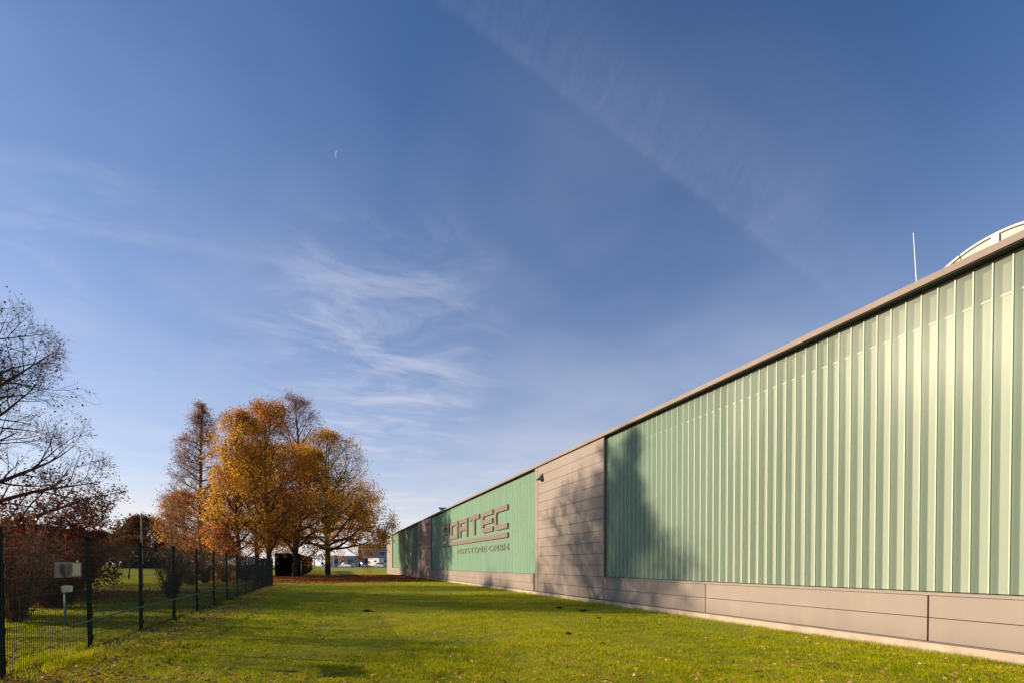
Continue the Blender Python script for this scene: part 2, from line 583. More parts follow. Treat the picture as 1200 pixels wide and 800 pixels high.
M['bark_grey'] = simple('grey_bark', (0.10, 0.075, 0.060), 0.9, 0.25, 3.0, bump=0.03)
M['bark_tan'] = simple('pale_twig_bark', (0.19, 0.125, 0.075), 0.9, 0.25, 3.0)

# --- grass blades
m, gg, out = new_mat('grass_blades')
geo = gg.n('ShaderNodeNewGeometry')
pos = geo.outputs['Position']
big = gg.noise(pos, 0.35, 5, 0.6)
mid = gg.noise(pos, 2.2, 4, 0.6)
f = gg.m('ADD', gg.m('MULTIPLY', geo.outputs['Random Per Island'], 0.40), gg.m('ADD', gg.m('MULTIPLY', gg.ss(big, 0.36, 0.64), 0.30), gg.m('MULTIPLY', gg.ss(mid, 0.36, 0.64), 0.30)))
c = gg.ramp(f, [(0.0, (0.10, 0.13, 0.007)), (0.40, (0.38, 0.41, 0.011)), (0.8, (0.57, 0.54, 0.018)), (1.0, (0.66, 0.53, 0.08))])
df = gg.n('ShaderNodeBsdfDiffuse')
tl = gg.n('ShaderNodeBsdfTranslucent')
gg.put(df.inputs['Color'], c)
gg.put(tl.inputs['Color'], c)
mx = gg.n('ShaderNodeMixShader')
mx.inputs[0].default_value = 0.45
gg.t.links.new(df.outputs[0], mx.inputs[1])
gg.t.links.new(tl.outputs[0], mx.inputs[2])
gg.t.links.new(mx.outputs[0], out.inputs['Surface'])
M['grass'] = m

# --- ground: soil and thatch under the grass, leaf-stained earth under the trees
m, gg, out = new_mat('lawn_ground')
pos = gg.n('ShaderNodeNewGeometry').outputs['Position']
px_, py_, pz_ = gg.sep(pos)
big = gg.noise(pos, 0.3, 6, 0.62)
fine = gg.noise(pos, 7.0, 6, 0.7)
c = gg.ramp(gg.m('ADD', gg.m('MULTIPLY', big, 0.5), gg.m('MULTIPLY', fine, 0.5)), [(0.32, (0.14, 0.16, 0.012)), (0.5, (0.28, 0.295, 0.014)), (0.68, (0.40, 0.37, 0.03))])
far = gg.ss(py_, 30.0, 70.0)
c = gg.mix(gg.m('MULTIPLY', gg.m('SUBTRACT', 1.0, far), 0.25), c, (0.08, 0.075, 0.018))


def blob(cx, cy, rx_, ry_, lo, hi, amp):
    u = gg.m('DIVIDE', gg.m('SUBTRACT', px_, cx), rx_)
    v = gg.m('DIVIDE', gg.m('SUBTRACT', py_, cy), ry_)
    d = gg.m('SQRT', gg.m('ADD', gg.m('MULTIPLY', u, u), gg.m('MULTIPLY', v, v)))
    d = gg.m('ADD', d, gg.m('MULTIPLY', gg.m('SUBTRACT', gg.noise(pos, 0.45, 5, 0.65), 0.5), amp))
    return gg.m('SUBTRACT', 1.0, gg.ss(d, lo, hi))


litter_c = gg.ramp(gg.noise(pos, 4.0, 6, 0.75), [(0.3, (0.14, 0.058, 0.022)), (0.55, (0.34, 0.125, 0.034)), (0.75, (0.50, 0.21, 0.06))])
c = gg.mix(gg.m('MULTIPLY', blob(0, 62, 13, 20, 0.75, 1.05, 0.6), 0.92), c, litter_c)
c = gg.mix(gg.m('MULTIPLY', blob(-16, 31, 9, 10, 0.6, 1.1, 0.9), 0.8), c, gg.mix(0.5, litter_c, (0.07, 0.035, 0.02)))
# unmown earth strip along the foot of the fence
strip = gg.m('MULTIPLY', gg.ss(gg.m('ADD', px_, gg.m('MULTIPLY', fine, 0.5)), -4.15, -3.85), gg.m('SUBTRACT', 1.0, gg.ss(gg.m('ADD', px_, gg.m('MULTIPLY', big, 0.6)), -3.6, -3.2)))
strip = gg.m('MULTIPLY', strip, gg.m('SUBTRACT', 1.0, gg.ss(py_, 38.0, 44.0)))
c = gg.mix(gg.m('MULTIPLY', strip, 0.9), c, (0.045, 0.03, 0.014))
# bare worn spots
c = gg.mix(gg.m('MULTIPLY', gg.ss(gg.noise(pos, 0.9, 4, 0.6), 0.66, 0.74), 0.75), c, (0.07, 0.05, 0.022))
principled(gg, out, c, 1.0, 0, 0.1, gg.noise(pos, 9.0, 6, 0.75), 0.06, 0.8)
M['ground'] = m

# ------------------------------------------------------------------ ground and roads


def sstep(a, b, x):
    t = np.clip((np.asarray(x, float) - a) / (b - a), 0, 1)
    return t * t * (3 - 2 * t)


def ground_h(x, y):
    return 0.8 * sstep(95, 145, y) + 0.09 * (1 - sstep(-4.5, 0.5, x))


def gh(x, y):
    return float(ground_h(x, y))


xs = sorted(set([-2500, -1200, -600, -300, -150, -80, -40, -20, -10, -6, 14, 20, 40, 80, 150, 300, 600, 1200, 2500] + [-5 + 0.5 * i for i in range(13)]))
ys = sorted(set([-1500, -600, -200, -60, -20, 0, 20, 40, 60, 80, 90, 160, 200, 300, 500, 900, 1600, 3000] + [95 + 5 * i for i in range(11)]))
gm = MB()
for y in ys:
    for x in xs:
        gm.v.append((x, y, gh(x, y)))
nx = len(xs)
for j in range(len(ys) - 1):
    for i in range(nx - 1):
        a = j * nx + i
        gm.f.append((a, a + 1, a + nx + 1, a + nx))
ground = tag(gm.build('ground', M['ground'], smooth=True), kind='structure')

# gravel path across the far end of the lawn and the car park behind it
pm = MB()
PY = 117.0
for i, (x, y0) in enumerate([(-30, PY), (0, PY - 0.5), (30, PY - 2), (80, PY - 4)]):
    for dy in (0, 2.6):
        pm.v.append((x, y0 + dy, gh(x, y0 + dy) + 0.012))
for i in range(3):
    pm.f.append((2 * i, 2 * i + 2, 2 * i + 3, 2 * i + 1))
tag(pm.build('path', M['path']), kind='structure')
cm = MB()
cm.v += [(-32, 146.5, 0.0), (70, 146.5, 0.0), (70, 182, 0.0), (-32, 182, 0.0)]
cm.v = [(x, y, gh(x, y) + 0.006) for x, y, z in cm.v]
cm.f.append((0, 1, 2, 3))
tag(cm.build('car_park', M['asphalt']), kind='structure')
pl = MB()
for i in range(12):
    x = -20 + i * 5.2
    h = gh(x, 160) + 0.010
    b = len(pl.v)
    pl.v += [(x, 152, h), (x + 0.12, 152, h), (x + 0.12, 157.2, h), (x, 157.2, h)]
    pl.f.append((b, b + 1, b + 2, b + 3))
tag(pl.build('parking_markings', M['paint_line']), kind='structure')
kb = MB()
kb.box(-32, 70, 146.2, 146.45, gh(10, 146) - 0.1, gh(10, 146.4) + 0.12)
tag(kb.build('kerb', M['kerb']), kind='structure')

# ------------------------------------------------------------------ the hall
WX = 10.35
Y0, Y1 = -14.0, 94.0
TOP = 6.88
hall = thing('industrial_hall', 'long low industrial hall with tan metal panels and bays of pale green channel glass', 'building', (WX, Y0, 0))


def hp(mb, name, mat, parent=hall, smooth=False):
    """build at world coordinates, then parent to the hall"""
    base = Vector((WX, Y0, 0))
    mb.v = [tuple(Vector(p) - base) for p in mb.v]
    return mb.build(name, mat, parent, smooth)


GLZ0, GLZ1 = 1.10, 6.665
BAYS = [(-14.0, 16.92), (23.80, 52.0), (60.0, 86.0)]
TANS = [(16.92, 23.80), (52.0, 60.0), (86.0, 94.0)]
core = MB()
core.box(WX + 0.34, 48, Y0 + 0.02, Y1 - 0.02, 0.02, 6.60)
hp(core, 'wall', M['dark_gap'])
rf = MB().box(WX + 0.40, 48.1, Y0, Y1, 6.604, 6.74)
hp(rf, 'roof', M['roof'])
# end and rear walls
ew = MB()
for (ya, yb) in ((Y0 - 0.06, Y0 - 0.0), (Y1 - 0.0, Y1 + 0.06)):
    for k in range(14):
        z0 = 0.19 + k * 0.461
        ew.box(WX + 0.02, 48, ya, yb, z0, z0 + 0.449)
for k in range(14):
    z0 = 0.19 + k * 0.461
    ew.box(48.0, 48.06, Y0, Y1, z0, z0 + 0.449)
hp(ew, 'rear_cladding', M['tan'])

# concrete plinth
pb = MB()
y = Y0
while y < Y1 - 0.1:
    y2 = min(y + 5.9, Y1)
    pb.box(WX - 0.035, WX + 0.32, y + 0.004, y2 - 0.004, -0.3, 0.165)
    y = y2
hp(pb, 'plinth', M['concrete'])

# tall tan panel strips, 14 courses with open joints
COURSE = 0.4658
for (ya, yb) in TANS:
    p = MB()
    trim = 0.34
    for k in range(14):
        z0 = 0.20 + k * COURSE
        p.box(WX, WX + 0.06, ya + 0.02, yb - trim - 0.02, z0, z0 + COURSE - 0.016)
    strip_o = hp(p, 'panel_strip', M['tan'])
    t = MB().box(WX - 0.006, WX + 0.06, yb - trim, yb, 0.20, 6.712)
    hp(t, 'edge_trim', M['tan'], strip_o)
    t = MB().box(WX - 0.006, WX + 0.055, ya - 0.015, ya + 0.012, GLZ0 - 0.02, 6.712)
    hp(t, 'corner_trim', M['tan'], strip_o)
    bk = MB().box(WX + 0.075, WX + 0.335, ya + 0.004, yb - 0.004, 0.18, 6.66)
    hp(bk, 'backing', M['dark_gap'], strip_o)
    # dark return facing the next glass bay
    j = MB().box(WX + 0.062, WX + 0.30, ya - 0.012, ya + 0.002, GLZ0, 6.712)
    hp(j, 'reveal', M['frame'], strip_o)

# low tan panels under the glass: two courses, panels of 5.9 m
for (ya, yb) in BAYS:
    p = MB()
    y = yb
    while y > ya + 0.2:
        y2 = max(y - 5.65, ya)
        for (z0, z1) in ((0.20, 0.622), (0.636, 1.03)):
            p.box(WX, WX + 0.06, y2 + 0.016, y - 0.016, z0, z1)
        y = y2
    lo = hp(p, 'base_panel', M['tan'])
    s = MB().box(WX - 0.02, WX + 0.33, ya + 0.004, yb - 0.016, 1.040, 1.092)
    hp(s, 'sill', M['tan'], lo)
    d = MB().box(WX - 0.012, WX + 0.05, ya + 0.004, yb - 0.004, 0.170, 0.192)
    hp(d, 'drip_edge', M['frame'], lo)
    b = MB().box(WX + 0.075, WX + 0.335, ya + 0.004, yb - 0.004, 0.18, 1.036)
    hp(b, 'backing', M['dark_gap'], lo)

# channel glass bays
PITCH_G = 0.262
FX = WX + 0.135
for (ya, yb) in BAYS:
    pane = MB()
    yy = yb - 0.06
    rng = random.Random(int(ya * 10) + 9)
    while yy - PITCH_G > ya + 0.05:
        ty = rng.gauss(0, 0.0022)
        tz = rng.gauss(0, 0.0010)
        cc = [(FX + sx_ * 0.006 + (ty if k else -ty) + (tz if zz > 3 else -tz), yv, zz) for zz in (GLZ0 + 0.01, GLZ1) for sx_, yv, k in ((0, yy - PITCH_G + 0.001, 0), (1, yy - PITCH_G + 0.001, 0), (1, yy - 0.001, 1), (0, yy - 0.001, 1))]
        b0 = len(pane.v)
        pane.v += cc
        pane.f += [tuple(b0 + i for i in q) for q in ((0, 3, 2, 1), (4, 5, 6, 7), (0, 1, 5, 4), (1, 2, 6, 5), (2, 3, 7, 6), (3, 0, 4, 7))]
        yy -= PITCH_G
    bay = hp(pane, 'glass_bay', M['glass'])
    fl = MB()
    sl = MB()
    n = int((yb - ya - 0.1) / PITCH_G)
    yy = yb - 0.06
    k = 0
    rng = random.Random(int(ya * 10) + 5)
    while yy > ya + 0.1:
        fl.box(FX + 0.012, FX + 0.108, yy - 0.007, yy + 0.007, GLZ0 + 0.012, GLZ1 - 0.002)
        fl.box(FX + 0.040, FX + 0.109, yy - 0.028, yy - 0.022, GLZ0 + 0.012, GLZ1 - 0.002)
        sl.box(FX - 0.014, FX - 0.0045, yy - 0.0085, yy + 0.0085, GLZ0 + 0.011, GLZ1 - 0.001)
        yy -= PITCH_G
    hp(fl, 'channel_flange', M['flange'], bay)
    hp(sl, 'seal_joint', M['seal'], bay)
    bk = MB().box(FX + 0.112, FX + 0.13, ya + 0.04, yb - 0.04, GLZ0 + 0.005, 6.08)
    hp(bk, 'inner_pane', M['pale'], bay)
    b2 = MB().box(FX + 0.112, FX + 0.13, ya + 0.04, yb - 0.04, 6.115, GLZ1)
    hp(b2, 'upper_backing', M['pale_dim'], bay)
    r_ = MB().box(FX + 0.095, FX + 0.128, ya + 0.045, yb - 0.045, 6.082, 6.112)
    hp(r_, 'inner_rail', M['rail'], bay)
    fm = MB().box(FX - 0.02, FX + 0.14, yb - 0.045, yb - 0.014, GLZ0, GLZ1)
    fm.box(FX - 0.02, FX + 0.14, ya + 0.014, ya + 0.035, GLZ0, GLZ1)
    fm.box(FX - 0.012, FX + 0.145, ya + 0.05, yb - 0.05, GLZ1 + 0.002, GLZ1 + 0.04)
    hp(fm, 'frame', M['frame'], bay)

# coping along the roof edge, in lengths with tiny gaps
cp = MB()
y = Y0
while y < Y1 - 0.1:
    y2 = min(y + 6.0, Y1)
    cp.box(WX - 0.075, WX + 0.42, y + 0.003, y2 - 0.003, 6.745, TOP - 0.01)
    y = y2
hp(cp, 'coping', M['coping'])
sf = MB().box(WX - 0.05, WX + 0.38, Y0, Y1, 6.722, 6.741)  # dark strip puts the shadow line below the coping into colour
hp(sf, 'soffit_shadow_strip', M['dark_gap'])

# barrel rooflight whose round end stands behind the coping
RX0, RYC, RR, RZC = 12.0, 5.45, 1.78, 6.15
RZB = 6.74


def arc(r, n=28, zmin=RZB):
    a0 = math.asin((zmin - RZC) / r)
    return [(r * math.cos(a0 + (math.pi - 2 * a0) * i / n), RZC + r * math.sin(a0 + (math.pi - 2 * a0) * i / n)) for i in range(n + 1)]


vb = MB()
vb.prism(arc(RR - 0.03), lambda u, v, d: (d, RYC + u, v), RX0 - 0.045, 34)
rl = hp(vb, 'rooflight', M['vault'])
rim = MB()
outer = arc(RR)
inner = arc(RR - 0.045)
for i in range(len(outer) - 1):
    q = [outer[i], outer[i + 1], inner[i + 1], inner[i]]
    rim.prism(q, lambda u, v, d: (d, RYC + u, v), RX0 - 0.06, 34.02)
hp(rim, 'rim', M['rim'], rl)
gas = MB()
inner2 = arc(RR - 0.062)
inner1 = arc(RR - 0.046)
for i in range(len(inner1) - 1):
    gas.prism([inner1[i], inner1[i + 1], inner2[i + 1], inner2[i]], lambda u, v, d: (d, RYC + u, v), RX0 - 0.057, RX0 - 0.046)
hp(gas, 'gasket', M['dark_gap'], rl)
brk = MB().box(RX0 - 0.085, RX0 - 0.047, RYC - 0.06, RYC + 0.05, 7.55, RZC + RR - 0.066)
hp(brk, 'bracket', M['white_metal'], rl)

# lightning rod
lr = thing('lightning_rod', 'thin pale lightning rod standing on the roof edge beside the round rooflight', 'lightning rod', (11.2, 6.32, 6.74))
MB().tube([(0, 0, 0.06), (0, 0.03, 0.55), (0, 0.10, 1.62)], [0.012, 0.011, 0.007], 8).build('rod', M['white_metal'], lr)
MB().tube([(0, 0, 0), (0, 0, 0.07)], [0.14, 0.12], 16).build('foot', M['kerb'], lr)

# tilted smoke hatch on the roof near the hidden part of the sign
hx, hy = 11.3, 49.0
sh = thing('smoke_hatch', 'dark tilted smoke hatch propped open on the roof edge above the sign', 'roof hatch', (hx, hy, 6.74))
MB().box(-0.6, 0.6, -0.6, 0.6, 0, 0.30).build('curb', M['steel'], sh)
hm = MB()
hm.prism([(-0.62, 0.32), (-0.62, 0.37), (0.70, 0.82), (0.70, 0.74)], lambda u, v, d: (d, u, v), -0.62, 0.62)
hm.build('lid', M['office_wall'], sh)
MB().tube([(0.0, 0.5, 0.3), (0.0, 0.60, 0.70)], 0.025, 6).build('prop', M['steel'], sh)

# wedge shaped wall lights
for (yy, lab) in ((22.95, 'small wedge shaped wall light on the nearest tan panel strip'), (53.6, 'small wedge shaped wall light on the shaded far panel strip')):
    wl = thing('wall_light', lab, 'wall light', (WX, yy, 6.0), group='wall lights under the coping')
    w = MB()
    w.prism([(-0.002, 0.0), (-0.30, 0.0), (-0.002, 0.34)], lambda u, v, d: (u, d, v), -0.16, 0.16)
    w.build('housing', M['cab_grey'], wl)
    MB().box(-0.28, -0.02, -0.14, 0.14, -0.022, -0.003).build('diffuser', M['black'], wl)

# downpipe stub at the corner of the nearest strip
dp = MB().tube([(WX - 0.05, 23.86, 0.17), (WX - 0.05, 23.86, 1.15)], 0.03, 8)
hp(dp, 'pipe_stub', M['frame'])

# ------------------------------------------------------------------ the sign
LX = FX - 0.012         # back of the letters
LD = 0.09
sign = thing('wall_sign', 'large tan raised letters with an underline on the green glass wall', 'sign', (LX, 28.2, 3.3))


def sg(mb, name, mat=None):
    base = Vector((LX, 28.2, 3.3))
    mb.v = [tuple(Vector(p) - base) for p in mb.v]
    return mb.build(name, mat or M['letter'], sign)


def cells(us, vs, fill, yl, z0, w, h):
    """letter from filled cells of a grid; yl is the left edge seen from the lawn"""
    mb = MB()
    rows = fill[::-1]
    nu, nv = len(us) - 1, len(vs) - 1
    full = lambda i, j: 0 <= i < nu and 0 <= j < nv and rows[j][i] == '#'
    P = lambda u, v, d: (LX - d, yl - u * w, z0 + v * h)

    def quad(a, b, c_, d_):
        k = len(mb.v)
        mb.v.extend([a, b, c_, d_])
        mb.f.append((k, k + 1, k + 2, k + 3))
    for j in range(nv):
        for i in range(nu):
            if not full(i, j):
                continue
            a, b, c0, c1 = us[i], us[i + 1], vs[j], vs[j + 1]
            for d in (0, LD):
                quad(P(a, c0, d), P(b, c0, d), P(b, c1, d), P(a, c1, d))
            if not full(i - 1, j):
                quad(P(a, c0, 0), P(a, c1, 0), P(a, c1, LD), P(a, c0, LD))
            if not full(i + 1, j):
                quad(P(b, c0, 0), P(b, c1, 0), P(b, c1, LD), P(b, c0, LD))
            if not full(i, j - 1):
                quad(P(a, c0, 0), P(b, c0, 0), P(b, c0, LD), P(a, c0, LD))
            if not full(i, j + 1):
                quad(P(a, c1, 0), P(b, c1, 0), P(b, c1, LD), P(a, c1, LD))
    k = len(mb.v)
    return mb


ZL, HL, WL = 3.88, 1.48, 2.62
s_, t_ = 0.19, 0.22


def poly_letter(pts, yl, w=WL):
    mb = MB()
    mb.prism(pts, lambda u, v, d: (LX - d, yl - u * w, ZL + v * HL), 0, LD)
    return mb


ch = 0.13
C_ = [(1, 0), (ch, 0), (0, ch * 1.5), (0, 1 - ch * 1.5), (ch, 1), (1, 1), (1, 1 - t_), (s_ + 0.04, 1 - t_), (s_, 1 - t_ - 0.08), (s_, t_ + 0.08), (s_ + 0.04, t_), (1, t_)]
E_ = [(1, 0), (ch, 0), (0, ch * 1.5), (0, 1 - ch * 1.5), (ch, 1), (1, 1), (1, 1 - t_), (s_, 1 - t_), (s_, 0.5 + t_ / 2), (0.96, 0.5 + t_ / 2), (0.96, 0.5 - t_ / 2), (s_, 0.5 - t_ / 2), (s_, t_), (1, t_)]
T_ = [(0.5 - s_ / 2, 0), (0.5 - s_ / 2, 1 - t_), (0, 1 - t_), (0, 1), (1, 1), (1, 1 - t_), (0.5 + s_ / 2, 1 - t_), (0.5 + s_ / 2, 0)]
sg(poly_letter(C_, 30.84), 'letter')
sg(poly_letter(E_, 33.72), 'letter')
sg(poly_letter(T_, 37.0, 2.75), 'letter')
us = [0, s_, 1 - s_, 1]
sg(cells(us, [0, 0.36, 0.36 + t_, 1 - t_, 1], ['###', '#.#', '###', '#.#'], 40.1, ZL, WL, HL), 'letter')
sg(cells(us, [0, t_, 1 - t_, 1], ['###', '#.#', '###'], 43.2, ZL, WL, HL), 'letter')
sg(cells(us, [0, 0.36, 0.36 + t_, 1 - t_, 1], ['###', '#.#', '###', '#..'], 46.4, ZL, WL, HL), 'letter')
sg(MB().box(LX - LD, LX, 28.2, 46.4, 3.32, 3.62), 'underline')


def text_line(body, size, yl, z, mat, width=None):
    cu = bpy.data.curves.new('small_text', 'FONT')
    cu.body = body
    cu.size = size
    cu.extrude = 0.014
    cu.space_character = 1.12
    tmp = bpy.data.objects.new('small_text', cu)
    COL.objects.link(tmp)
    bpy.context.view_layer.update()
    me = bpy.data.meshes.new_from_object(tmp.evaluated_get(bpy.context.evaluated_depsgraph_get()))
    bpy.data.objects.remove(tmp)
    co = np.zeros(len(me.vertices) * 3, np.float32)
    me.vertices.foreach_get('co', co)
    co = co.reshape(-1, 3)
    x = co[:, 0] - co[:, 0].min()
    if width:
        x = x * (width / x.max())
    out_ = np.stack([(LX - 0.02 - co[:, 2]) - LX, (yl - x) - 28.2, (z + co[:, 1]) - 3.3], 1)
    me.vertices.foreach_set('co', np.ascontiguousarray(out_, np.float32).ravel())
    me.materials.clear()
    me.materials.append(mat)
    me.update()
    return link('small_text', me, sign)


text_line('NSYSTEME', 0.60, 40.9, 2.52, M['letter_small'], 8.2)
text_line('GMBH', 0.60, 32.1, 2.52, M['letter_small'], 3.9)

# ------------------------------------------------------------------ trees


def seg_mesh(name, segs, mat, parent):
    """all limbs of a tree as tapered prisms (segments share a smooth look by overlap)"""
    S = np.array(segs, dtype=np.float64)      # x0 y0 z0 x1 y1 z1 r0 r1
    allv = []
    allf = []
    off = 0
    for lo, hi, n in ((0.05, 9, 8), (0.016, 0.05, 5), (0, 0.016, 3)):
        s = S[(S[:, 6] > lo) & (S[:, 6] <= hi)]
        if len(s) == 0:
            continue
        a, b = s[:, 0:3], s[:, 3:6]
        d = b - a
        d /= np.maximum(np.linalg.norm(d, axis=1, keepdims=True), 1e-9)
        ref = np.where(np.abs(d[:, 2:3]) < 0.9, np.array([[0, 0, 1.0]]), np.array([[1.0, 0, 0]]))
        u = np.cross(d, ref)
        u /= np.linalg.norm(u, axis=1, keepdims=True)
        w = np.cross(d, u)
        ang = np.arange(n) * 2 * math.pi / n
        ring = u[:, None, :] * np.cos(ang)[None, :, None] + w[:, None, :] * np.sin(ang)[None, :, None]
        v0 = a[:, None, :] + ring * s[:, 6][:, None, None]
        v1 = b[:, None, :] + ring * s[:, 7][:, None, None]
        v = np.concatenate([v0, v1], 1).reshape(-1, 3)
        k = np.arange(n)
        k2 = (k + 1) % n
        q = np.stack([k, k2, k2 + n, k + n], 1)
        f = (np.arange(len(s))[:, None, None] * (2 * n) + q[None]).reshape(-1, 4) + off
        off += len(v)
        allv.append(v)
        allf.append(f)
    V = np.concatenate(allv).astype(np.float32)
    Fc = np.concatenate(allf).astype(np.int32)
    me = bpy.data.meshes.new(name)
    me.vertices.add(len(V))
    me.vertices.foreach_set('co', V.ravel())
    me.loops.add(Fc.size)
    me.loops.foreach_set('vertex_index', Fc.ravel())
    me.polygons.add(len(Fc))
    me.polygons.foreach_set('loop_start', np.arange(0, Fc.size, 4, dtype=np.int32))
    me.polygons.foreach_set('use_smooth', np.ones(len(Fc), bool))
    me.materials.append(mat)
    me.update(calc_edges=True)
    return link(name, me, parent)


def leaf_quads(pts, size, seed, spread, flat=0.0, droop=0.0):
    r = np.random.default_rng(seed)
    n = len(pts)
    p = np.asarray(pts) + r.normal(0, spread, (n, 3))
    nrm = r.normal(0, 1, (n, 3))
    nrm[:, 2] += flat * np.sign(nrm[:, 2] + 1e-6) * 3
    nrm /= np.linalg.norm(nrm, axis=1, keepdims=True)
    a = r.normal(0, 1, (n, 3))
    a[:, 2] -= droop
    u = a - nrm * np.sum(a * nrm, 1, keepdims=True)
    u /= np.linalg.norm(u, axis=1, keepdims=True)
    w = np.cross(nrm, u)
    sz = size * r.uniform(0.55, 1.25, (n, 1))
    bend = nrm * sz * r.uniform(-0.25, 0.25, (n, 1))
    q = np.stack([p - u * sz * 0.55, p + w * sz * 0.42 + bend, p + u * sz * 0.6, p - w * sz * 0.42 + bend], 1)
    return q.reshape(-1, 3)


def grow(seed, h, r0, env, n1=22, n2=8, n3=5, n4=3, first=0.16, up1=0.6, wob=0.10, lean=0.0, twig=0.7, rtw=0.006, forks=0, axis_top=1.0, up_gain=0.0, skew=1.0):
    """trunk and limbs inside an envelope env(z) -> crown radius; returns segments and twig tips"""
    rnd = random.Random(seed)
    segs = []
    tips = []
    rv = lambda s: Vector((rnd.gauss(0, s), rnd.gauss(0, s), rnd.gauss(0, s)))

    def inside(p):
        return p.z < h * 1.02 and p.z > 0.15 and math.hypot(p.x, p.y) < env(p.z) * (0.9 + 0.2 * rnd.random())

    def run(p, d, L, r, rend, n, w, trop, check=True):
        pts = [(p.copy(), r)]
        st = L / n
        for i in range(n):
            d = (d + rv(w) + Vector((0, 0, trop))).normalized()
            q = p + d * st
            rr = r + (rend - r) * ((i + 1) / n)
            if check and not inside(q):
                if i > 0:
                    break
            segs.append((*p, *q, pts[-1][1], rr))
            pts.append((q.copy(), rr))
            p = q
        return pts

    def pick(pts, t):
        x = t * (len(pts) - 1)
        i = min(int(x), len(pts) - 2)
        f = x - i
        p = pts[i][0].lerp(pts[i + 1][0], f)
        return p, pts[i][1] * (1 - f) + pts[i + 1][1] * f, (pts[i + 1][0] - pts[i][0]).normalized()

    # trunk with a root flare
    segs.append((0, 0, -0.15, 0, 0, 0.25, r0 * 1.55, r0 * 1.12))
    trunk = run(Vector((0, 0, 0.25)), Vector((rnd.gauss(0, 0.03), rnd.gauss(0, 0.03), 1)).normalized(), h * axis_top - 0.25, r0 * 1.12, r0 * 0.10, 16, wob * 0.45, 0.06, False)
    for k in range(n1):
        t = first + (0.97 - first) * ((k + rnd.random() * 0.8) / n1) ** skew
        p, r, d = pick(trunk, t)
        az = k * 2.399 + rnd.gauss(0, 0.5)
        rise = up1 + up_gain * t + rnd.gauss(0, 0.12)
        dd = Vector((math.cos(az), math.sin(az), rise)).normalized()
        L = 0.3
        for _ in range(60):
            q = p + dd * (L + 0.3)
            if q.z > h or math.hypot(q.x, q.y) > env(q.z):
                break
            L += 0.3
        if L < 0.7:
            L = 0.7
        rb = min(r * 0.62, 0.02 + 0.022 * L)
        b1 = run(p, dd, L, rb, 0.010, max(4, int(L / 0.7)), wob, 0.035)
        for j in range(n2):
            t2 = 0.18 + 0.82 * (j + rnd.random()) / n2
            p2, r2, d2 = pick(b1, min(t2, 0.99))
            side = d2.cross(rv(1)).normalized()
            dd2 = (d2 * 0.75 + side * 0.8 + Vector((0, 0, 0.12))).normalized()
            L2 = L * (0.5 - 0.26 * t2) * rnd.uniform(0.7, 1.3) + 0.35
            b2 = run(p2, dd2, L2, max(min(r2 * 0.6, 0.012 + 0.012 * L2), 0.008), 0.007, max(3, int(L2 / 0.55)), wob * 1.1, 0.03)
            if len(b2) < 2:
                continue
            for i in range(n3):
                t3 = 0.2 + 0.8 * (i + rnd.random()) / n3
                p3, r3, d3 = pick(b2, min(t3, 0.99))
                side = d3.cross(rv(1)).normalized()
                dd3 = (d3 * 0.7 + side * 0.8 + Vector((0, 0, 0.1))).normalized()
                L3 = (L2 * 0.4 + 0.35) * rnd.uniform(0.6, 1.2)
                b3 = run(p3, dd3, L3, max(r3 * 0.55, rtw), rtw * 0.8, 3, wob * 1.3, 0.02)
                if len(b3) < 2:
                    continue
                tips.append(b3[-1][0])
                for q in range(n4):
                    p4, r4, d4 = pick(b3, rnd.uniform(0.15, 0.98))
                    side = d4.cross(rv(1)).normalized()
                    dd4 = (d4 * 0.8 + side * 0.7 + Vector((0, 0, 0.12))).normalized()
                    L4 = twig * rnd.uniform(0.45, 1.1)
                    e = p4 + dd4 * L4
                    segs.append((*p4, *e, rtw, rtw * 0.45))
                    tips.append(e)
                    tips.append(p4.lerp(e, 0.5))
    return segs, tips


def make_tree(name, label, cat, x, y, params, bark, leaf=None, nleaf=0, lsize=0.15, spread=0.22, lfilter=None, seed=1, rz=0.0, group=None):
    t = thing(name, label, cat, (x, y, gh(x, y)), rz, group)
    segs, tips = grow(seed, **params)
    seg_mesh('trunk', segs, M[bark], t)
    if nleaf:
        rnd = random.Random(seed + 77)
        pts = []
        tips = [tuple(p) for p in tips]
        tries = 0
        while len(pts) < nleaf and tries < nleaf * 14:
            tries += 1
            p = tips[int(rnd.random() * len(tips))]
            if lfilter and rnd.random() > lfilter(p):
                continue
            pts.append(p)
        np_mesh('crown', leaf_quads(np.array(pts), lsize, seed + 5, spread, droop=0.6), 4, M[leaf], t)
    return t


def ell(zc, rz_, rmax, zlow=None):
    """crown radius of an ellipsoid around height zc"""
    def f(z):
        if zlow is not None and z < zlow:
            return rmax * 0.35
        q = 1 - ((z - zc) / rz_) ** 2
        return rmax * math.sqrt(q) if q > 0 else 0.05
    return f


def cone_env(h, rmax, zb):
    def f(z):
        if z < zb:
            return rmax * 0.9
        t = (z - zb) / (h - zb)
        return max(0.15, rmax * (1 - t) ** 0.62 * (0.92 + 0.08 * math.sin(z * 2.3)))
    return f


G_CL = 'autumn trees at the end of the lawn'
# right-hand maple standing alone on the leaf carpet
mx_, my_ = ground_at(384, 70)
make_tree('maple_tree', 'rounded orange maple standing on fallen leaves, rightmost tree of the clump', 'tree', mx_, my_,
          dict(h=20.4, r0=0.36, env=ell(9.2, 11.2, 9.3), n1=46, n2=9, n3=6, n4=3, first=0.16, up1=-0.10, up_gain=1.3, skew=1.35), 'bark', 'leaf_yellow', 42000, 0.19, 0.28,
          lambda p: 1.0 if p[2] < 8 else max(0.09, 1.0 - (p[2] - 8) / 8), seed=11)
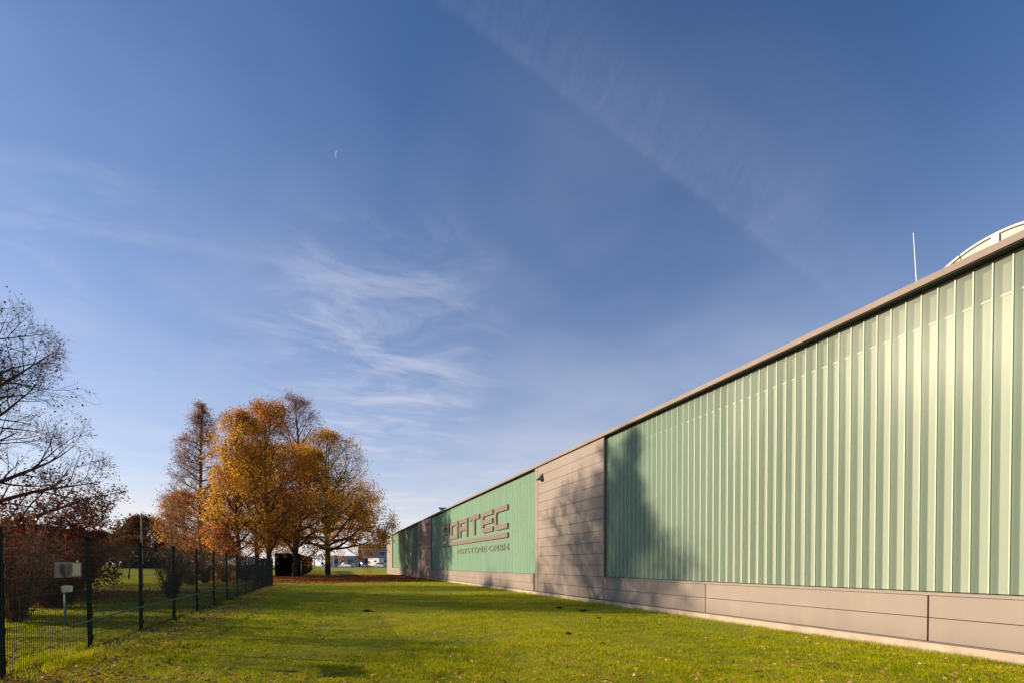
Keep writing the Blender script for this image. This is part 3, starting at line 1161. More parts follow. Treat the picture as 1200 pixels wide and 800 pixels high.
# bare grey maple behind, crown showing above the middle
x_, y_ = ground_at(344, 64)
make_tree('bare_tree', 'tall thinly leaved tree rising highest behind the golden trees', 'tree', x_, y_,
          dict(h=23.4, r0=0.33, env=ell(15.0, 8.6, 4.9, 6), n1=26, n2=9, n3=6, n4=3, first=0.25, up1=0.9, up_gain=0.8, twig=0.8), 'bark_grey', 'leaf_pink', 3800, 0.16, 0.3,
          lambda p: 1.0 if p[2] < 15 else 0.3, seed=23)
# golden hornbeam, tallest leafy one
x_, y_ = ground_at(316, 54)
make_tree('hornbeam_tree', 'tall dense golden tree in the middle of the clump', 'tree', x_, y_,
          dict(h=19.4, r0=0.27, env=ell(9.4, 10.4, 4.3), n1=36, n2=8, n3=6, n4=3, first=0.08, up1=0.6, up_gain=0.7), 'bark', 'leaf_gold', 22000, 0.16, 0.24,
          lambda p: 1.0 if p[2] < 16.5 else 0.75, seed=31)
x_, y_ = ground_at(279, 50)
make_tree('hornbeam_tree', 'slim orange brown tree with a dark upright trunk just behind the wire fence', 'tree', x_, y_,
          dict(h=17.0, r0=0.22, env=ell(8.0, 9.6, 3.2), n1=36, n2=8, n3=5, n4=3, first=0.08, up1=0.6, up_gain=0.7), 'bark', 'leaf_yellow', 18000, 0.16, 0.24,
          lambda p: 1.0 if p[2] < 13 else 0.6, seed=41)
# reddish conical larch at the left of the clump
x_, y_ = ground_at(239, 55)
make_tree('larch_tree', 'conical rusty larch with a straight pinkish trunk, leftmost tall tree of the clump', 'tree', x_, y_,
          dict(h=19.6, r0=0.30, env=cone_env(19.8, 5.6, 2.5), n1=58, n2=9, n3=5, n4=3, first=0.12, up1=0.28, up_gain=0.25, twig=0.6), 'bark_pink', 'leaf_rust', 19000, 0.12, 0.24,
          lambda p: 1.0 if p[2] < 9 else 0.26, seed=53)
x_, y_ = ground_at(345, 60)
make_tree('maple_tree', 'dark stemmed yellow maple beside the clipped hedge, behind the golden trees', 'tree', x_, y_,
          dict(h=15.5, r0=0.30, env=ell(8.0, 8.4, 5.6), n1=28, n2=8, n3=6, n4=3, first=0.10, up1=0.45, up_gain=0.6), 'bark', 'leaf_yellow', 19000, 0.18, 0.26, seed=67)
x_, y_ = ground_at(300, 66)
make_tree('maple_tree', 'orange brown tree filling the back of the clump between larch and hornbeam', 'tree', x_, y_,
          dict(h=17.5, r0=0.28, env=ell(8.6, 9.2, 5.8), n1=28, n2=8, n3=6, n4=3, first=0.08, up1=0.5, up_gain=0.6), 'bark', 'leaf_brown', 20000, 0.18, 0.26, seed=71)
x_, y_ = ground_at(222, 62)
make_tree('maple_tree', 'orange tinted low tree under the left side of the larch', 'tree', x_, y_,
          dict(h=10.5, r0=0.16, env=ell(5.4, 5.2, 3.6), n1=26, n2=8, n3=5, n4=3, first=0.1, up1=0.6), 'bark_grey', 'leaf_gold', 9000, 0.16, 0.24, seed=73)
x_, y_ = ground_at(249, 47)
make_tree('small_maple_tree', 'small coral pink maple just behind the wire fence', 'tree', x_, y_,
          dict(h=5.0, r0=0.08, env=ell(2.9, 2.3, 2.3), n1=13, n2=6, n3=4, n4=2, first=0.14, up1=0.8, wob=0.2, twig=0.5), 'bark_grey', 'leaf_pink', 2300, 0.13, 0.2, seed=79)

# big beech at the left edge: bare top, copper leaves kept low down
bx_, by_ = ground_at(-36, 24.5)


def beech_env(z):
    if z < 7.0:
        return 5.6
    return max(0.4, 5.6 * (1 - ((z - 7.0) / 11.0) ** 1.9))


make_tree('beech_tree', 'large beech at the left edge, bare twigs above and copper leaves low down', 'tree', bx_, by_,
          dict(h=17.2, r0=0.26, env=beech_env, n1=44, n2=10, n3=6, n4=6, first=0.05, up1=0.10, up_gain=1.05, wob=0.09, twig=0.62, rtw=0.0055), 'bark', 'leaf_copper', 30000, 0.105, 0.13,
          lambda p: 1.0 if p[2] < 2.5 else max(0.05, 1.0 - (p[2] - 2.5) / 5.2), seed=90)


def make_shrub(name, label, x, y, h, spreadr, nstem, bark, leaf, nleaf, lsize, seed, group=None, twigs=6):
    t = thing(name, label, 'shrub', (x, y, gh(x, y)), 0, group)
    rnd = random.Random(seed)
    segs = []
    tips = []
    for k in range(nstem):
        az = rnd.uniform(0, 6.283)
        p = Vector((math.cos(az) * 0.15 * rnd.random(), math.sin(az) * 0.15 * rnd.random(), -0.05))
        d = Vector((math.cos(az) * spreadr / h * rnd.uniform(0.2, 1.1), math.sin(az) * spreadr / h * rnd.uniform(0.2, 1.1), 1)).normalized()
        L = h * rnd.uniform(0.5, 1.05)
        n = 7
        r = 0.010 + 0.006 * h
        for i in range(n):
            d = (d + Vector((rnd.gauss(0, .09), rnd.gauss(0, .09), 0))).normalized()
            q = p + d * L / n
            r2 = max(0.004, r * 0.8)
            segs.append((*p, *q, r, r2))
            for j in range(twigs):
                dd = (d + Vector((rnd.gauss(0, .6), rnd.gauss(0, .6), rnd.gauss(0.1, .4)))).normalized()
                a = p.lerp(q, rnd.random())
                e = a + dd * rnd.uniform(0.15, 0.5) * (0.3 + 0.25 * h)
                segs.append((*a, *e, r2 * 0.55, 0.0025))
                if e.z > 0.05:
                    tips.append(tuple(e))
                    tips.append(tuple(a.lerp(e, 0.6)))
            p, r = q, r2
    seg_mesh('stems', segs, M[bark], t)
    if nleaf:
        pts = [tips[int(rnd.random() * len(tips))] for _ in range(nleaf)]
        np_mesh('foliage', leaf_quads(np.array(pts), lsize, seed + 3, 0.1, droop=0.4), 4, M[leaf], t)
    return t


x_, y_ = ground_at(18, 12.5)
make_shrub('twiggy_shrub', 'tall straw coloured twiggy shrub behind the first fence panel', x_, y_, 3.0, 1.5, 26, 'bark_tan', 'leaf_copper', 2200, 0.07, 101, twigs=7)
x_, y_ = ground_at(62, 17)
make_shrub('beech_shrub', 'low dark copper leaved shrub behind the grey cabinet', x_, y_, 2.5, 2.0, 30, 'bark', 'leaf_copper', 8500, 0.09, 103)
x_, y_ = ground_at(-30, 14)
make_shrub('beech_shrub', 'copper leaved shrub cut by the left edge below the beech', x_, y_, 3.2, 2.0, 26, 'bark', 'leaf_copper', 4500, 0.09, 107)
x_, y_ = ground_at(30, 20)
make_shrub('beech_shrub', 'dense copper leaved shrub in the shade under the beech', x_, y_, 2.9, 2.6, 34, 'bark', 'leaf_copper', 11000, 0.10, 109)
x_, y_ = ground_at(78, 21)
make_shrub('beech_shrub', 'tall ragged copper leaved shrub left of the wooden pole, under the beech', x_, y_, 4.3, 2.3, 34, 'bark', 'leaf_copper', 15000, 0.10, 111)
x_, y_ = ground_at(201, 22)
make_shrub('bare_shrub', 'dark leafless shrub with long thin shoots close behind the wire fence', x_, y_, 2.0, 1.0, 30, 'bark', 'leaf_copper', 260, 0.06, 113, twigs=7)
x_, y_ = ground_at(205, 30)
make_shrub('bare_shrub', 'tall bare yellowish shrub left of the larch', x_, y_, 4.6, 1.6, 22, 'bark_tan', 'leaf_rust', 900, 0.08, 117, twigs=7)
for i, (px, Z, h, lf, lab) in enumerate([(222, 36, 2.6, 'leaf_rust', 'rusty shrub behind the fence under the larch'), (240, 40, 2.4, 'leaf_copper', 'reddish shrub beneath the coral maple'),
                                        (262, 42, 2.6, 'leaf_brown', 'orange brown shrub at the foot of the slim tree'), (287, 46, 2.3, 'leaf_copper', 'dark red shrub behind the far fence panels'),
                                        (301, 52, 2.6, 'leaf_brown', 'brown shrub behind the last fence posts')]):
    x_, y_ = ground_at(px, Z)
    make_shrub('border_shrub', lab, x_, y_, h, 1.5, 18, 'bark', lf, 2200, 0.11, 130 + i, 'shrubs under the clump', 4)

# young park trees out on the meadow
x_, y_ = ground_at(151, 50)
yt = make_tree('young_tree', 'young small crowned brown tree on the meadow, left of the wooden pole', 'tree', x_, y_,
               dict(h=4.2, r0=0.06, env=ell(2.7, 1.6, 1.9), n1=14, n2=6, n3=4, n4=2, first=0.3, up1=0.6, twig=0.4), 'bark', 'leaf_dull', 2600, 0.13, 0.15, seed=151)
x_, y_ = ground_at(134, 58)
dup(yt, (x_, y_, gh(x_, y_)), 1.3, 0.95, 'young brown tree further back on the meadow, next to the second fence post')

# far edge of the park: a few prototypes, copied
x_, y_ = ground_at(170, 118)
rt = make_tree('round_tree', 'big round russet tree beyond the meadow behind the wooden pole', 'tree', x_, y_,
               dict(h=11.8, r0=0.3, env=ell(5.8, 6.0, 7.8), n1=24, n2=8, n3=5, n4=2, first=0.1, up1=0.5, up_gain=0.4, twig=0.9, rtw=0.012), 'bark', 'leaf_russet', 9000, 0.40, 0.4, seed=161)
x_, y_ = ground_at(118, 128)
dk = make_tree('dark_tree', 'dark dense tree at the wood edge beside the beech', 'tree', x_, y_,
               dict(h=8.6, r0=0.3, env=ell(4.0, 4.6, 5.6), n1=20, n2=8, n3=4, n4=2, first=0.06, up1=0.5, up_gain=0.4, twig=0.9, rtw=0.012), 'bark', 'leaf_dark', 9000, 0.45, 0.4, seed=167)
x_, y_ = ground_at(150, 112)
bt = make_tree('brown_tree', 'low brown tree at the wood edge left of the russet tree', 'tree', x_, y_,
               dict(h=8.0, r0=0.2, env=ell(3.9, 4.0, 4.4), n1=20, n2=7, n3=4, n4=2, first=0.08, up1=0.5, twig=0.8, rtw=0.010), 'bark', 'leaf_dull', 6500, 0.36, 0.3, seed=173)
far_list = [(dk, 96, 120, 1.0, 'dark dense tree at the wood edge seen through the beech'), (dk, 138, 140, 0.95, 'dark tree set back between the brown tree and the wood edge'),
            (bt, 128, 112, 0.8, 'low brown tree in front of the dark wood edge'), (rt, 206, 130, 0.75, 'russet tree half hidden by the larch'),
            (bt, 192, 118, 0.75, 'low brown tree in front of the russet trees'), (dk, 60, 125, 1.1, 'dark tree behind the beech at the far left'),
            (dk, 20, 120, 1.1, 'dark tree far behind the cabinet'), (rt, -30, 125, 0.8, 'russet tree far behind the beech trunk'),
            (dk, 232, 135, 0.8, 'dark tree far behind the larch trunk'), (bt, 262, 120, 0.9, 'brown tree far behind the slim tree'),
            
            (dk, -90, 120, 1.2, 'dark tree beyond the left edge of the meadow')]
for i, (src, px, Z, sc, lab) in enumerate(far_list):
    x_, y_ = ground_at(px, Z)
    dup(src, (x_, y_, gh(x_, y_) - 0.1), i * 1.7, sc, lab)

# neighbours of the beech outside the left edge; their shadows lie on the lawn
ash = make_tree('ash_tree', 'round ash tree standing left of the beech on the meadow', 'tree', -34.0, 41.0,
          dict(h=20.5, r0=0.30, env=ell(11.5, 9.4, 6.4, 2), n1=30, n2=8, n3=5, n4=3, first=0.15, up1=0.5, up_gain=0.5), 'bark', 'leaf_rust', 7000, 0.2, 0.4, seed=187)
dup(ash, (-43.0, 58.0, 0.09), 2.0, 0.95, 'round ash tree furthest back on the meadow, left of the others')
make_tree('lime_tree', 'thinly leaved small lime tree left of the beech', 'tree', -22.5, 21.5,
          dict(h=8.6, r0=0.13, env=ell(5.4, 3.8, 2.6, 2), n1=18, n2=6, n3=4, n4=2, first=0.2, up1=0.7, up_gain=0.4), 'bark', 'leaf_rust', 600, 0.12, 0.25, seed=181)

# clipped dark hedge that closes the fence line at the far end
hr = np.random.default_rng(5)
n = 26000
hx_ = hr.uniform(-6.3, -3.5, n)
hy_ = 67.5 + (hr.uniform(0, 1, n) ** 1.6) * 50
hz_ = hr.uniform(0.05, 2.75, n) + hr.normal(0, 0.05, n)
side = hr.integers(0, 3, n)
hx_ = np.where(side == 0, -3.5 + hr.normal(0, 0.1, n), hx_)
hz_ = np.where(side == 1, 2.75 + hr.normal(0, 0.09, n), hz_)
hy_ = np.where(side == 2, np.where(hr.random(n) < 0.5, 67.5 + hr.normal(0, 0.12, n), hy_), hy_)
hedge = thing('hedge', 'dark clipped evergreen hedge at the far end of the fence line', 'hedge', (0, 0, 0))
hq = np.stack([hx_, hy_, hz_ + ground_h(hx_, hy_)], 1)
np_mesh('foliage', leaf_quads(hq, 0.2, 9, 0.02), 4, M['leaf_dark'], hedge)
hs = MB()
for i in range(48):
    yy = 68 + i * 1.03
    for xx in (-5.6, -4.4):
        hs.tube([(xx, yy, gh(xx, yy) - 0.1), (xx + 0.1, yy + 0.1, gh(xx, yy) + 1.4), (xx, yy - 0.1, gh(xx, yy) + 2.5)], [0.05, 0.04, 0.02], 5)
hs.build('stems', M['bark'], hedge)
# low hedge far across the meadow
x_, y_ = ground_at(188, 116)
lh = thing('low_hedge', 'low dark hedge along the far side of the meadow under the russet tree', 'hedge', (x_, y_, gh(x_, y_)), R(-20))
n = 7000
hq = np.stack([hr.uniform(-9, 5, n), hr.uniform(-0.8, 0.8, n), hr.uniform(0.05, 2.6, n)], 1)
np_mesh('foliage', leaf_quads(hq, 0.34, 19, 0.05), 4, M['leaf_dark'], lh)
hs = MB()
for i in range(14):
    hs.tube([(-8.6 + i, 0, -0.1), (-8.5 + i, 0.1, 1.2), (-8.6 + i, 0, 2.2)], [0.06, 0.05, 0.02], 5)
hs.build('stems', M['bark'], lh)

# ------------------------------------------------------------------ wire fence
FXN = -3.97
fence = thing('wire_mesh_fence', 'dark green welded wire mesh fence with square posts along the lawn', 'fence', (FXN, 0, 0.09))
post_mb = MB()
post_mb.box(-0.03, 0.03, -0.03, 0.03, -0.3, 2.0)
for k in range(5):
    post_mb.box(0.031, 0.042, -0.024, 0.024, 0.18 + k * 0.42, 0.26 + k * 0.42)
panel_mb = MB()
W = 2.44
nvw = 49
for i in range(nvw):
    y = 0.02 + (W - 0.04) * i / (nvw - 1)
    panel_mb.box(-0.0027, 0.0027, y - 0.0027, y + 0.0027, 0.03, 1.93)
for k in range(10):
    z = 0.06 + k * 0.203
    panel_mb.box(-0.0055, -0.002, 0, W, z - 0.002, z + 0.002)
    panel_mb.box(0.002, 0.0055, 0, W, z - 0.002, z + 0.002)
posts = []
po = pa = None
rnd = random.Random(3)
for i in range(-4, 14):
    y = 8.2 + 2.5 * i
    if po is None:
        po = post_mb.build('fence_post', M['fence_green'], fence)
        cap = MB().box(-0.033, 0.033, -0.033, 0.033, 2.002, 2.02).build('post_cap', M['black'], po)
        o = po
    else:
        o = po.copy()
        COL.objects.link(o)
        o.parent = fence
        c2 = cap.copy()
        COL.objects.link(c2)
        c2.parent = o
    o.location = (0, y, 0)
    o.rotation_euler = (R(rnd.gauss(0, 0.25)), R(rnd.gauss(-0.2, 0.25)), 0)
    if i < 13:
        if pa is None:
            pa = panel_mb.build('mesh_panel', M['wire_green'], fence)
            q = pa
        else:
            q = pa.copy()
            COL.objects.link(q)
            q.parent = fence
        q.location = (0.037, y + 0.03, rnd.gauss(0, 0.006))

# cabinet bolted to the lawn side of the first fence panel, with its conduit
CXF = FXN + 0.05
cab = thing('meter_cabinet', 'grey cabinet plate with dark box and cream door bolted to the fence', 'cabinet', (CXF, 9.80, 1.52))
MB().box(0, 0.025, -0.40, 0.40, -0.12, 0.12).build('back_plate', M['cab_grey'], cab)
dm = MB().box(0.027, 0.075, -0.28, -0.02, -0.04, 0.085)
dm.prism([(-0.24, -0.042), (-0.06, -0.042), (-0.09, -0.112), (-0.20, -0.112)], lambda u, v, d: (d, u, v), 0.027, 0.06)
dm.build('meter_box', M['cab_dark'], cab)
MB().box(0.027, 0.037, 0.06, 0.33, -0.10, 0.10).build('door', M['cab_cream'], cab)
MB().tube([(0.012, 0.31, 0.118), (0.012, 0.31, 0.15)], 0.012, 6).build('gland', M['steel'], cab)
jb = MB()
jb.prism([(-0.19, -0.35), (-0.10, -0.35), (-0.085, -0.255), (-0.205, -0.255)], lambda u, v, d: (d, u, v), 0.0, 0.10)
jb.build('junction_box', M['cab_cream'], cab)
CXC = CXF + 0.02
cd = MB().tube([(CXC, 9.66, 1.165), (CXC, 9.66, 0.74), (CXC, 9.70, 0.66), (CXC, 9.82, 0.615), (CXC, 10.1, 0.61), (CXC, 11.1, 0.635), (CXC, 13.5, 0.665), (CXC, 20, 0.68), (CXC, 30.0, 0.68)], 0.015, 8).build('conduit', M['conduit'], smooth=True)
tag(cd, 'dark green conduit pipe bending along the fence from below the grey cabinet', 'conduit')

# wooden pole beyond the fence
x_, y_ = ground_at(166.2, 32)
wp = tag(MB().tube([(x_, y_, -0.2), (x_ + 0.01, y_, 2.5), (x_, y_, 5.0)], [0.062, 0.056, 0.048], 10).build('wooden_pole', M['wood_pole'], smooth=True), 'pale bare wooden pole standing on the meadow behind the fence', 'pole')

# ------------------------------------------------------------------ far car park
x_, y_ = ground_at(425, 190)
oz = 0.8
off = thing('office_building', 'grey blue two storey office building behind the car park', 'building', (x_, y_, oz), R(-8))
MB().box(-1.6, 22, 0, 14, -0.1, 7.5).build('wall', M['office_wall'], off)
MB().box(-1.7, 22.1, -0.1, 14.1, 7.55, 7.85).build('roof_edge', M['office_dark'], off)
MB().box(-1.5, 22, 0.1, 14, 7.852, 8.9).build('roof_parapet', M['office_pale'], off)
MB().box(-12, -1.62, 0.6, 12, -0.1, 4.0).build('low_wing', M['office_wall'], off)
MB().box(-12.05, -1.64, 0.5, 12.05, 4.002, 4.35).build('wing_roof_edge', M['office_pale'], off)
for (u0, u1, z0, z1) in ((0.5, 3.6, 4.5, 5.8), (6.8, 8.2, 4.6, 5.9), (9.6, 11.0, 4.6, 5.9), (12.5, 13.9, 4.6, 5.9), (15.0, 16.4, 4.6, 5.9), (0.7, 3.1, 1.2, 3.2), (-9.5, -7.5, 1.6, 3.0), (-5.6, -3.6, 1.6, 3.0), (7, 10, 0.9, 2.6)):
    yf = 0.0 if u0 > -1.6 else 0.6
    f = MB().box(u0 - 0.08, u1 + 0.08, yf - 0.06, yf - 0.005, z0 - 0.08, z1 + 0.08).build('window', M['office_pale'], off)
    MB().box(u0, (u0 + u1) / 2 - 0.03, yf - 0.075, yf - 0.062, z0, z1).box((u0 + u1) / 2 + 0.03, u1, yf - 0.075, yf - 0.062, z0, z1).build('pane', M['pane'], f)
MB().box(-1.0, 5.6, -1.1, -0.01, 3.55, 3.8).build('canopy', M['office_pale'], off)


def car_parts(root, body_m, L=4.3, Wd=1.75, H=1.46, estate=False):
    Wd2 = Wd / 2
    prof = [(-L / 2, 0.32), (L / 2, 0.30), (L / 2, 0.62), (L / 2 - 0.12, 0.74), (L * 0.22, 0.90), (-L / 2 + 0.06, 0.93), (-L / 2, 0.82)]
    mb = MB()
    mb.prism(prof, lambda u, v, d: (u, d, v), -Wd2, Wd2)
    body = mb.build('body', body_m, root)
    back = -L / 2 + (0.10 if estate else 0.55)
    g1 = MB()
    low = [(L * 0.23, 0.90), (back - 0.05, 0.935)]
    roof0, roof1 = L * 0.06, back + (0.22 if estate else 0.55)
    vs_ = []
    for (u, v, w) in ((low[0][0], low[0][1] - 0.02, Wd2 - 0.06), (low[1][0], low[1][1] - 0.02, Wd2 - 0.06), (roof1, H - 0.05, Wd2 - 0.22), (roof0, H - 0.05, Wd2 - 0.22)):
        vs_ += [(u, -w, v), (u, w, v)]
    g1.v = vs_
    g1.f = [(0, 1, 3, 2), (2, 3, 5, 4), (4, 5, 7, 6), (6, 7, 1, 0), (0, 2, 4, 6), (1, 7, 5, 3)]
    g1.build('windows', M['pane'], root)
    rfm = MB()
    rfm.prism([(roof1 - 0.06, H - 0.06), (roof0 + 0.06, H - 0.06), (roof0 - 0.05, H), (roof1 + 0.05, H)], lambda u, v, d: (u, d, v), -Wd2 + 0.20, Wd2 - 0.20)
    rfm.build('roof', body_m, root)
    for sx_ in (L * 0.31, -L * 0.30):
        for sy_ in (-1, 1):
            w = MB().tube([(sx_, sy_ * (Wd2 - 0.16), 0.31), (sx_, sy_ * (Wd2 + 0.012), 0.31)], 0.31, 14).build('wheel', M['tyre'], root)
            MB().tube([(sx_, sy_ * (Wd2 + 0.013), 0.31), (sx_, sy_ * (Wd2 + 0.022), 0.31)], 0.19, 10).build('rim', M['steel'], w)
    for sy_ in (-1, 1):
        MB().box(L / 2 - 0.04, L / 2 + 0.012, sy_ * 0.62 - 0.17, sy_ * 0.62 + 0.17, 0.58, 0.70).build('headlight', M['lamp_clear'], root)
        MB().box(-L / 2 - 0.012, -L / 2 + 0.03, sy_ * 0.66 - 0.12, sy_ * 0.66 + 0.12, 0.66, 0.86).build('tail_light', M['lamp_red'], root)


cars = [(376, 158, 'pale silver car far left of the maple trunk', (0.60, 0.62, 0.66), -55, False),
        (404, 153, 'red car with its tail to the lawn', (0.35, 0.03, 0.04), 120, False),
        (408, 149.5, 'silver car nose on beside the red car', (0.62, 0.62, 0.62), -50, False),
        (415, 152, 'dark blue estate car in the middle of the row', (0.02, 0.025, 0.05), 128, True),
        (425, 152, 'white hatchback left of the camper van', (0.80, 0.79, 0.76), -58, False),
        (446, 149, 'silver grey car in front of the camper van', (0.50, 0.50, 0.50), -50, False),
        (452.5, 151, 'dark car half hidden by the end of the hall', (0.04, 0.045, 0.05), 125, True)]
for i, (px, Z, lab, colr, az, est) in enumerate(cars):
    x_, y_ = ground_at(px, Z)
    t = thing('parked_car', lab, 'car', (x_, y_, gh(x_, y_) + 0.008), R(az), 'cars parked in the far car park')
    car_parts(t, paint('car_paint', colr), 4.0 + 0.3 * est, 1.75, 1.46, est)
# camper van
x_, y_ = ground_at(440.5, 155)
cv = thing('camper_van', 'white camper van with an overcab bunk parked among the cars', 'camper van', (x_, y_, gh(x_, y_) + 0.008), R(127))
wm = paint('camper_white', (0.82, 0.79, 0.72))
b = MB()
b.prism([(-2.5, 0.45), (1.2, 0.45), (1.2, 1.75), (2.35, 2.0), (2.5, 2.35), (2.2, 2.85), (-2.4, 2.85), (-2.5, 2.75)], lambda u, v, d: (u, d, v), -1.05, 1.05)
b.build('living_box', wm, cv)
b = MB()
b.prism([(1.21, 0.40), (3.05, 0.40), (3.05, 0.85), (2.75, 1.10), (2.0, 1.72), (1.21, 1.72)], lambda u, v, d: (u, d, v), -0.90, 0.90)
b.build('cab', wm, cv)
for sy_ in (-1, 1):
    MB().prism([(1.45, 1.12), (2.45, 1.12), (1.98, 1.62), (1.45, 1.62)], lambda u, v, d: (u, d, v), sy_ * 0.903, sy_ * 0.915).build('side_window', M['pane'], cv)
    MB().box(-1.5, -0.3, sy_ * 1.056 - 0.006, sy_ * 1.056 + 0.006, 1.6, 2.15).build('side_window', M['pane'], cv)
    for sx_ in (2.25, -1.5):
        w = MB().tube([(sx_, sy_ * 0.78, 0.34), (sx_, sy_ * 0.99, 0.34)], 0.34, 14).build('wheel', M['tyre'], cv)
        MB().tube([(sx_, sy_ * 0.992, 0.34), (sx_, sy_ * 1.0, 0.34)], 0.20, 10).build('rim', M['steel'], w)
    MB().box(3.03, 3.065, sy_ * 0.68 - 0.14, sy_ * 0.68 + 0.14, 0.62, 0.80).build('headlight', M['lamp_clear'], cv)
MB().prism([(2.76, 1.125), (2.80, 1.14), (2.08, 1.735), (2.02, 1.735)], lambda u, v, d: (u, d, v), -0.8, 0.8).build('windscreen', M['pane'], cv)

# blue sign on two white posts
x_, y_ = ground_at(393.5, 142)
bs = thing('blue_sign', 'blue board sign on white posts right of the maple trunk', 'sign', (x_, y_, gh(x_, y_)), R(-20))
MB().box(-0.45, 0.75, -0.04, 0.04, 1.1, 3.5).build('board', M['blue_sign'], bs)
for xx in (-0.72, 0.9):
    MB().tube([(xx, 0, -0.1), (xx, 0, 3.7)], 0.10, 8).build('post', M['white_metal'], bs)
# flags
x_, y_ = ground_at(419.5, 146)
ft = thing('banner', 'orange and dark red banner flag between the parked cars', 'flag', (x_, y_, gh(x_, y_)), R(-15))
MB().tube([(0, 0, -0.1), (0, 0, 5.4)], 0.05, 8).build('pole', M['white_metal'], ft)
fl = MB()
fl.prism([(0.06, 2.2), (0.8, 2.0), (0.9, 4.0), (0.5, 4.3), (0.06, 4.2)], lambda u, v, d: (u, d + 0.1 * math.sin(u * 5 + v * 2), v), -0.015, 0.015)
fl.build('cloth', M['orange'], ft)
fl = MB()
fl.prism([(0.06, 4.25), (0.8, 4.35), (1.0, 5.2), (0.06, 5.3)], lambda u, v, d: (u, d + 0.1 * math.sin(u * 5 + v * 2), v), -0.015, 0.015)
fl.build('top_cloth', M['dark_red'], ft)
# slim white lamp post and white-topped bollard at the end of the hedge
x_, y_ = ground_at(368.5, 120)
lp = thing('lamp_post', 'slim white lamp post left of the maple trunk', 'lamp post', (x_, y_, gh(x_, y_)))
MB().tube([(0, 0, 1.2), (0, 0, 5.5)], [0.12, 0.09], 10).build('pole', M['white_metal'], lp)
MB().tube([(0, 0, -0.1), (0, 0, 1.198)], 0.125, 10).build('base', M['cab_dark'], lp)
lh_ = MB()
lh_.prism([(-0.1, 5.5), (0.8, 5.6), (0.85, 5.68), (-0.1, 5.66)], lambda u, v, d: (u, d, v), -0.12, 0.12)
lh_.build('lamp_head', M['cab_grey'], lp)
x_, y_ = ground_at(362.3, 112)
bo = thing('bollard', 'short dark bollard with a white top beside the hedge', 'bollard', (x_, y_, gh(x_, y_)))
MB().tube([(0, 0, -0.1), (0, 0, 1.0)], 0.14, 10).build('post', M['black'], bo)
MB().tube([(0, 0, 1.001), (0, 0, 1.25), (0, 0, 1.34)], [0.17, 0.17, 0.08], 10).build('top', M['white_metal'], bo)
x_, y_ = ground_at(353, 61.5)
gp = tag(MB().tube([(x_, y_, -0.1), (x_, y_, 2.35)], [0.075, 0.07], 8).build('post', M['steel'], smooth=True), 'pale grey post in front of the clipped hedge', 'post')

# ------------------------------------------------------------------ moon (thin crescent far away)
md = direction(400, 187.5)
DM = 2500.0
rad = DM * 0.0062
up = Vector((0, 0, 1))
mr = md.cross(up).normalized()
mu = mr.cross(md).normalized()
mm = MB()
tilt = R(-14)
outl = []
for i in range(13):
    a = R(90 + 22 + (180 - 44) * i / 12)
    outl.append((math.cos(a), math.sin(a)))
for i in range(11, 0, -1):
    a = R(90 + 22 + (180 - 44) * i / 12)
    k = math.sin(math.pi * i / 12)
    outl.append((math.cos(a) + 0.30 * k, math.sin(a)))
outl = [(u * math.cos(tilt) - v * math.sin(tilt), u * math.sin(tilt) + v * math.cos(tilt)) for u, v in outl]
mm.prism(outl, lambda u, v, d: tuple(mr * u * rad + mu * v * rad + md * d), 0, 2.0)
mmat, gg, out = new_mat('moonlight')
em = gg.n('ShaderNodeEmission')
em.inputs['Color'].default_value = (0.75, 0.85, 1.0, 1)
em.inputs['Strength'].default_value = 0.30
mmat.node_tree.links.new(em.outputs[0], out.inputs['Surface'])
moon = mm.build('moon', mmat, loc=md * DM)
tag(moon, 'thin pale crescent moon in the blue sky', 'moon')

# ------------------------------------------------------------------ lumps of turned-up soil
m, gg, out = new_mat('soil')
tc = gg.n('ShaderNodeTexCoord').outputs['Object']
c = gg.ramp(gg.noise(tc, 30.0, 5, 0.7), [(0.3, (0.022, 0.014, 0.008)), (0.7, (0.07, 0.045, 0.024))])
principled(gg, out, c, 1.0, 0, 0.1, gg.noise(tc, 60.0, 4, 0.7), 0.02)
M['soil'] = m
bm = bmesh.new()
bmesh.ops.create_icosphere(bm, subdivisions=3, radius=1.0)
rnd = random.Random(8)
for v in bm.verts:
    p = v.co
    k = 0.8 + 0.22 * math.sin(p.x * 5.1 + 1) * math.sin(p.y * 4.3) + 0.16 * math.sin(p.z * 9 + p.x * 7) + rnd.uniform(-0.07, 0.07)
    v.co = p * k
me = bpy.data.meshes.new('soil_clod')
bm.to_mesh(me)
bm.free()
me.materials.append(M['soil'])
for i, (px, Z, w, h) in enumerate([(430, 16.5, 0.20, 0.07), (655, 17.8, 0.16, 0.06), (684, 16.6, 0.17, 0.07), (702, 14.4, 0.09, 0.04), (666, 11.1, 0.09, 0.045), (707, 9.7, 0.08, 0.045), ]):
    x_, y_ = ground_at(px, Z)
    o = link('soil_clod', me, loc=(x_, y_, gh(x_, y_) + 0.01))
    o.scale = (w, w * 0.8, h)
    o.rotation_euler = (0, 0, i * 1.3)
    tag(o, 'small dark lump of turned up soil lying in the short grass', 'soil clod', 'soil clods on the lawn')

# ------------------------------------------------------------------ fallen leaves
lr_ = np.random.default_rng(17)


def litter_pts(n, fn):
    x, y = fn(n)
    return np.stack([x, y, ground_h(x, y) + 0.012 + lr_.random(n) * 0.025], 1)


def carpet(n):
    a = lr_.uniform(0, 2 * math.pi, n)
    r = np.sqrt(lr_.random(n)) * (1 + lr_.normal(0, 0.07, n))
    x = np.clip(0 + np.cos(a) * 13.5 * r, -16, 10.2)
    y = 63 + np.sin(a) * 19 * r
    return x, y


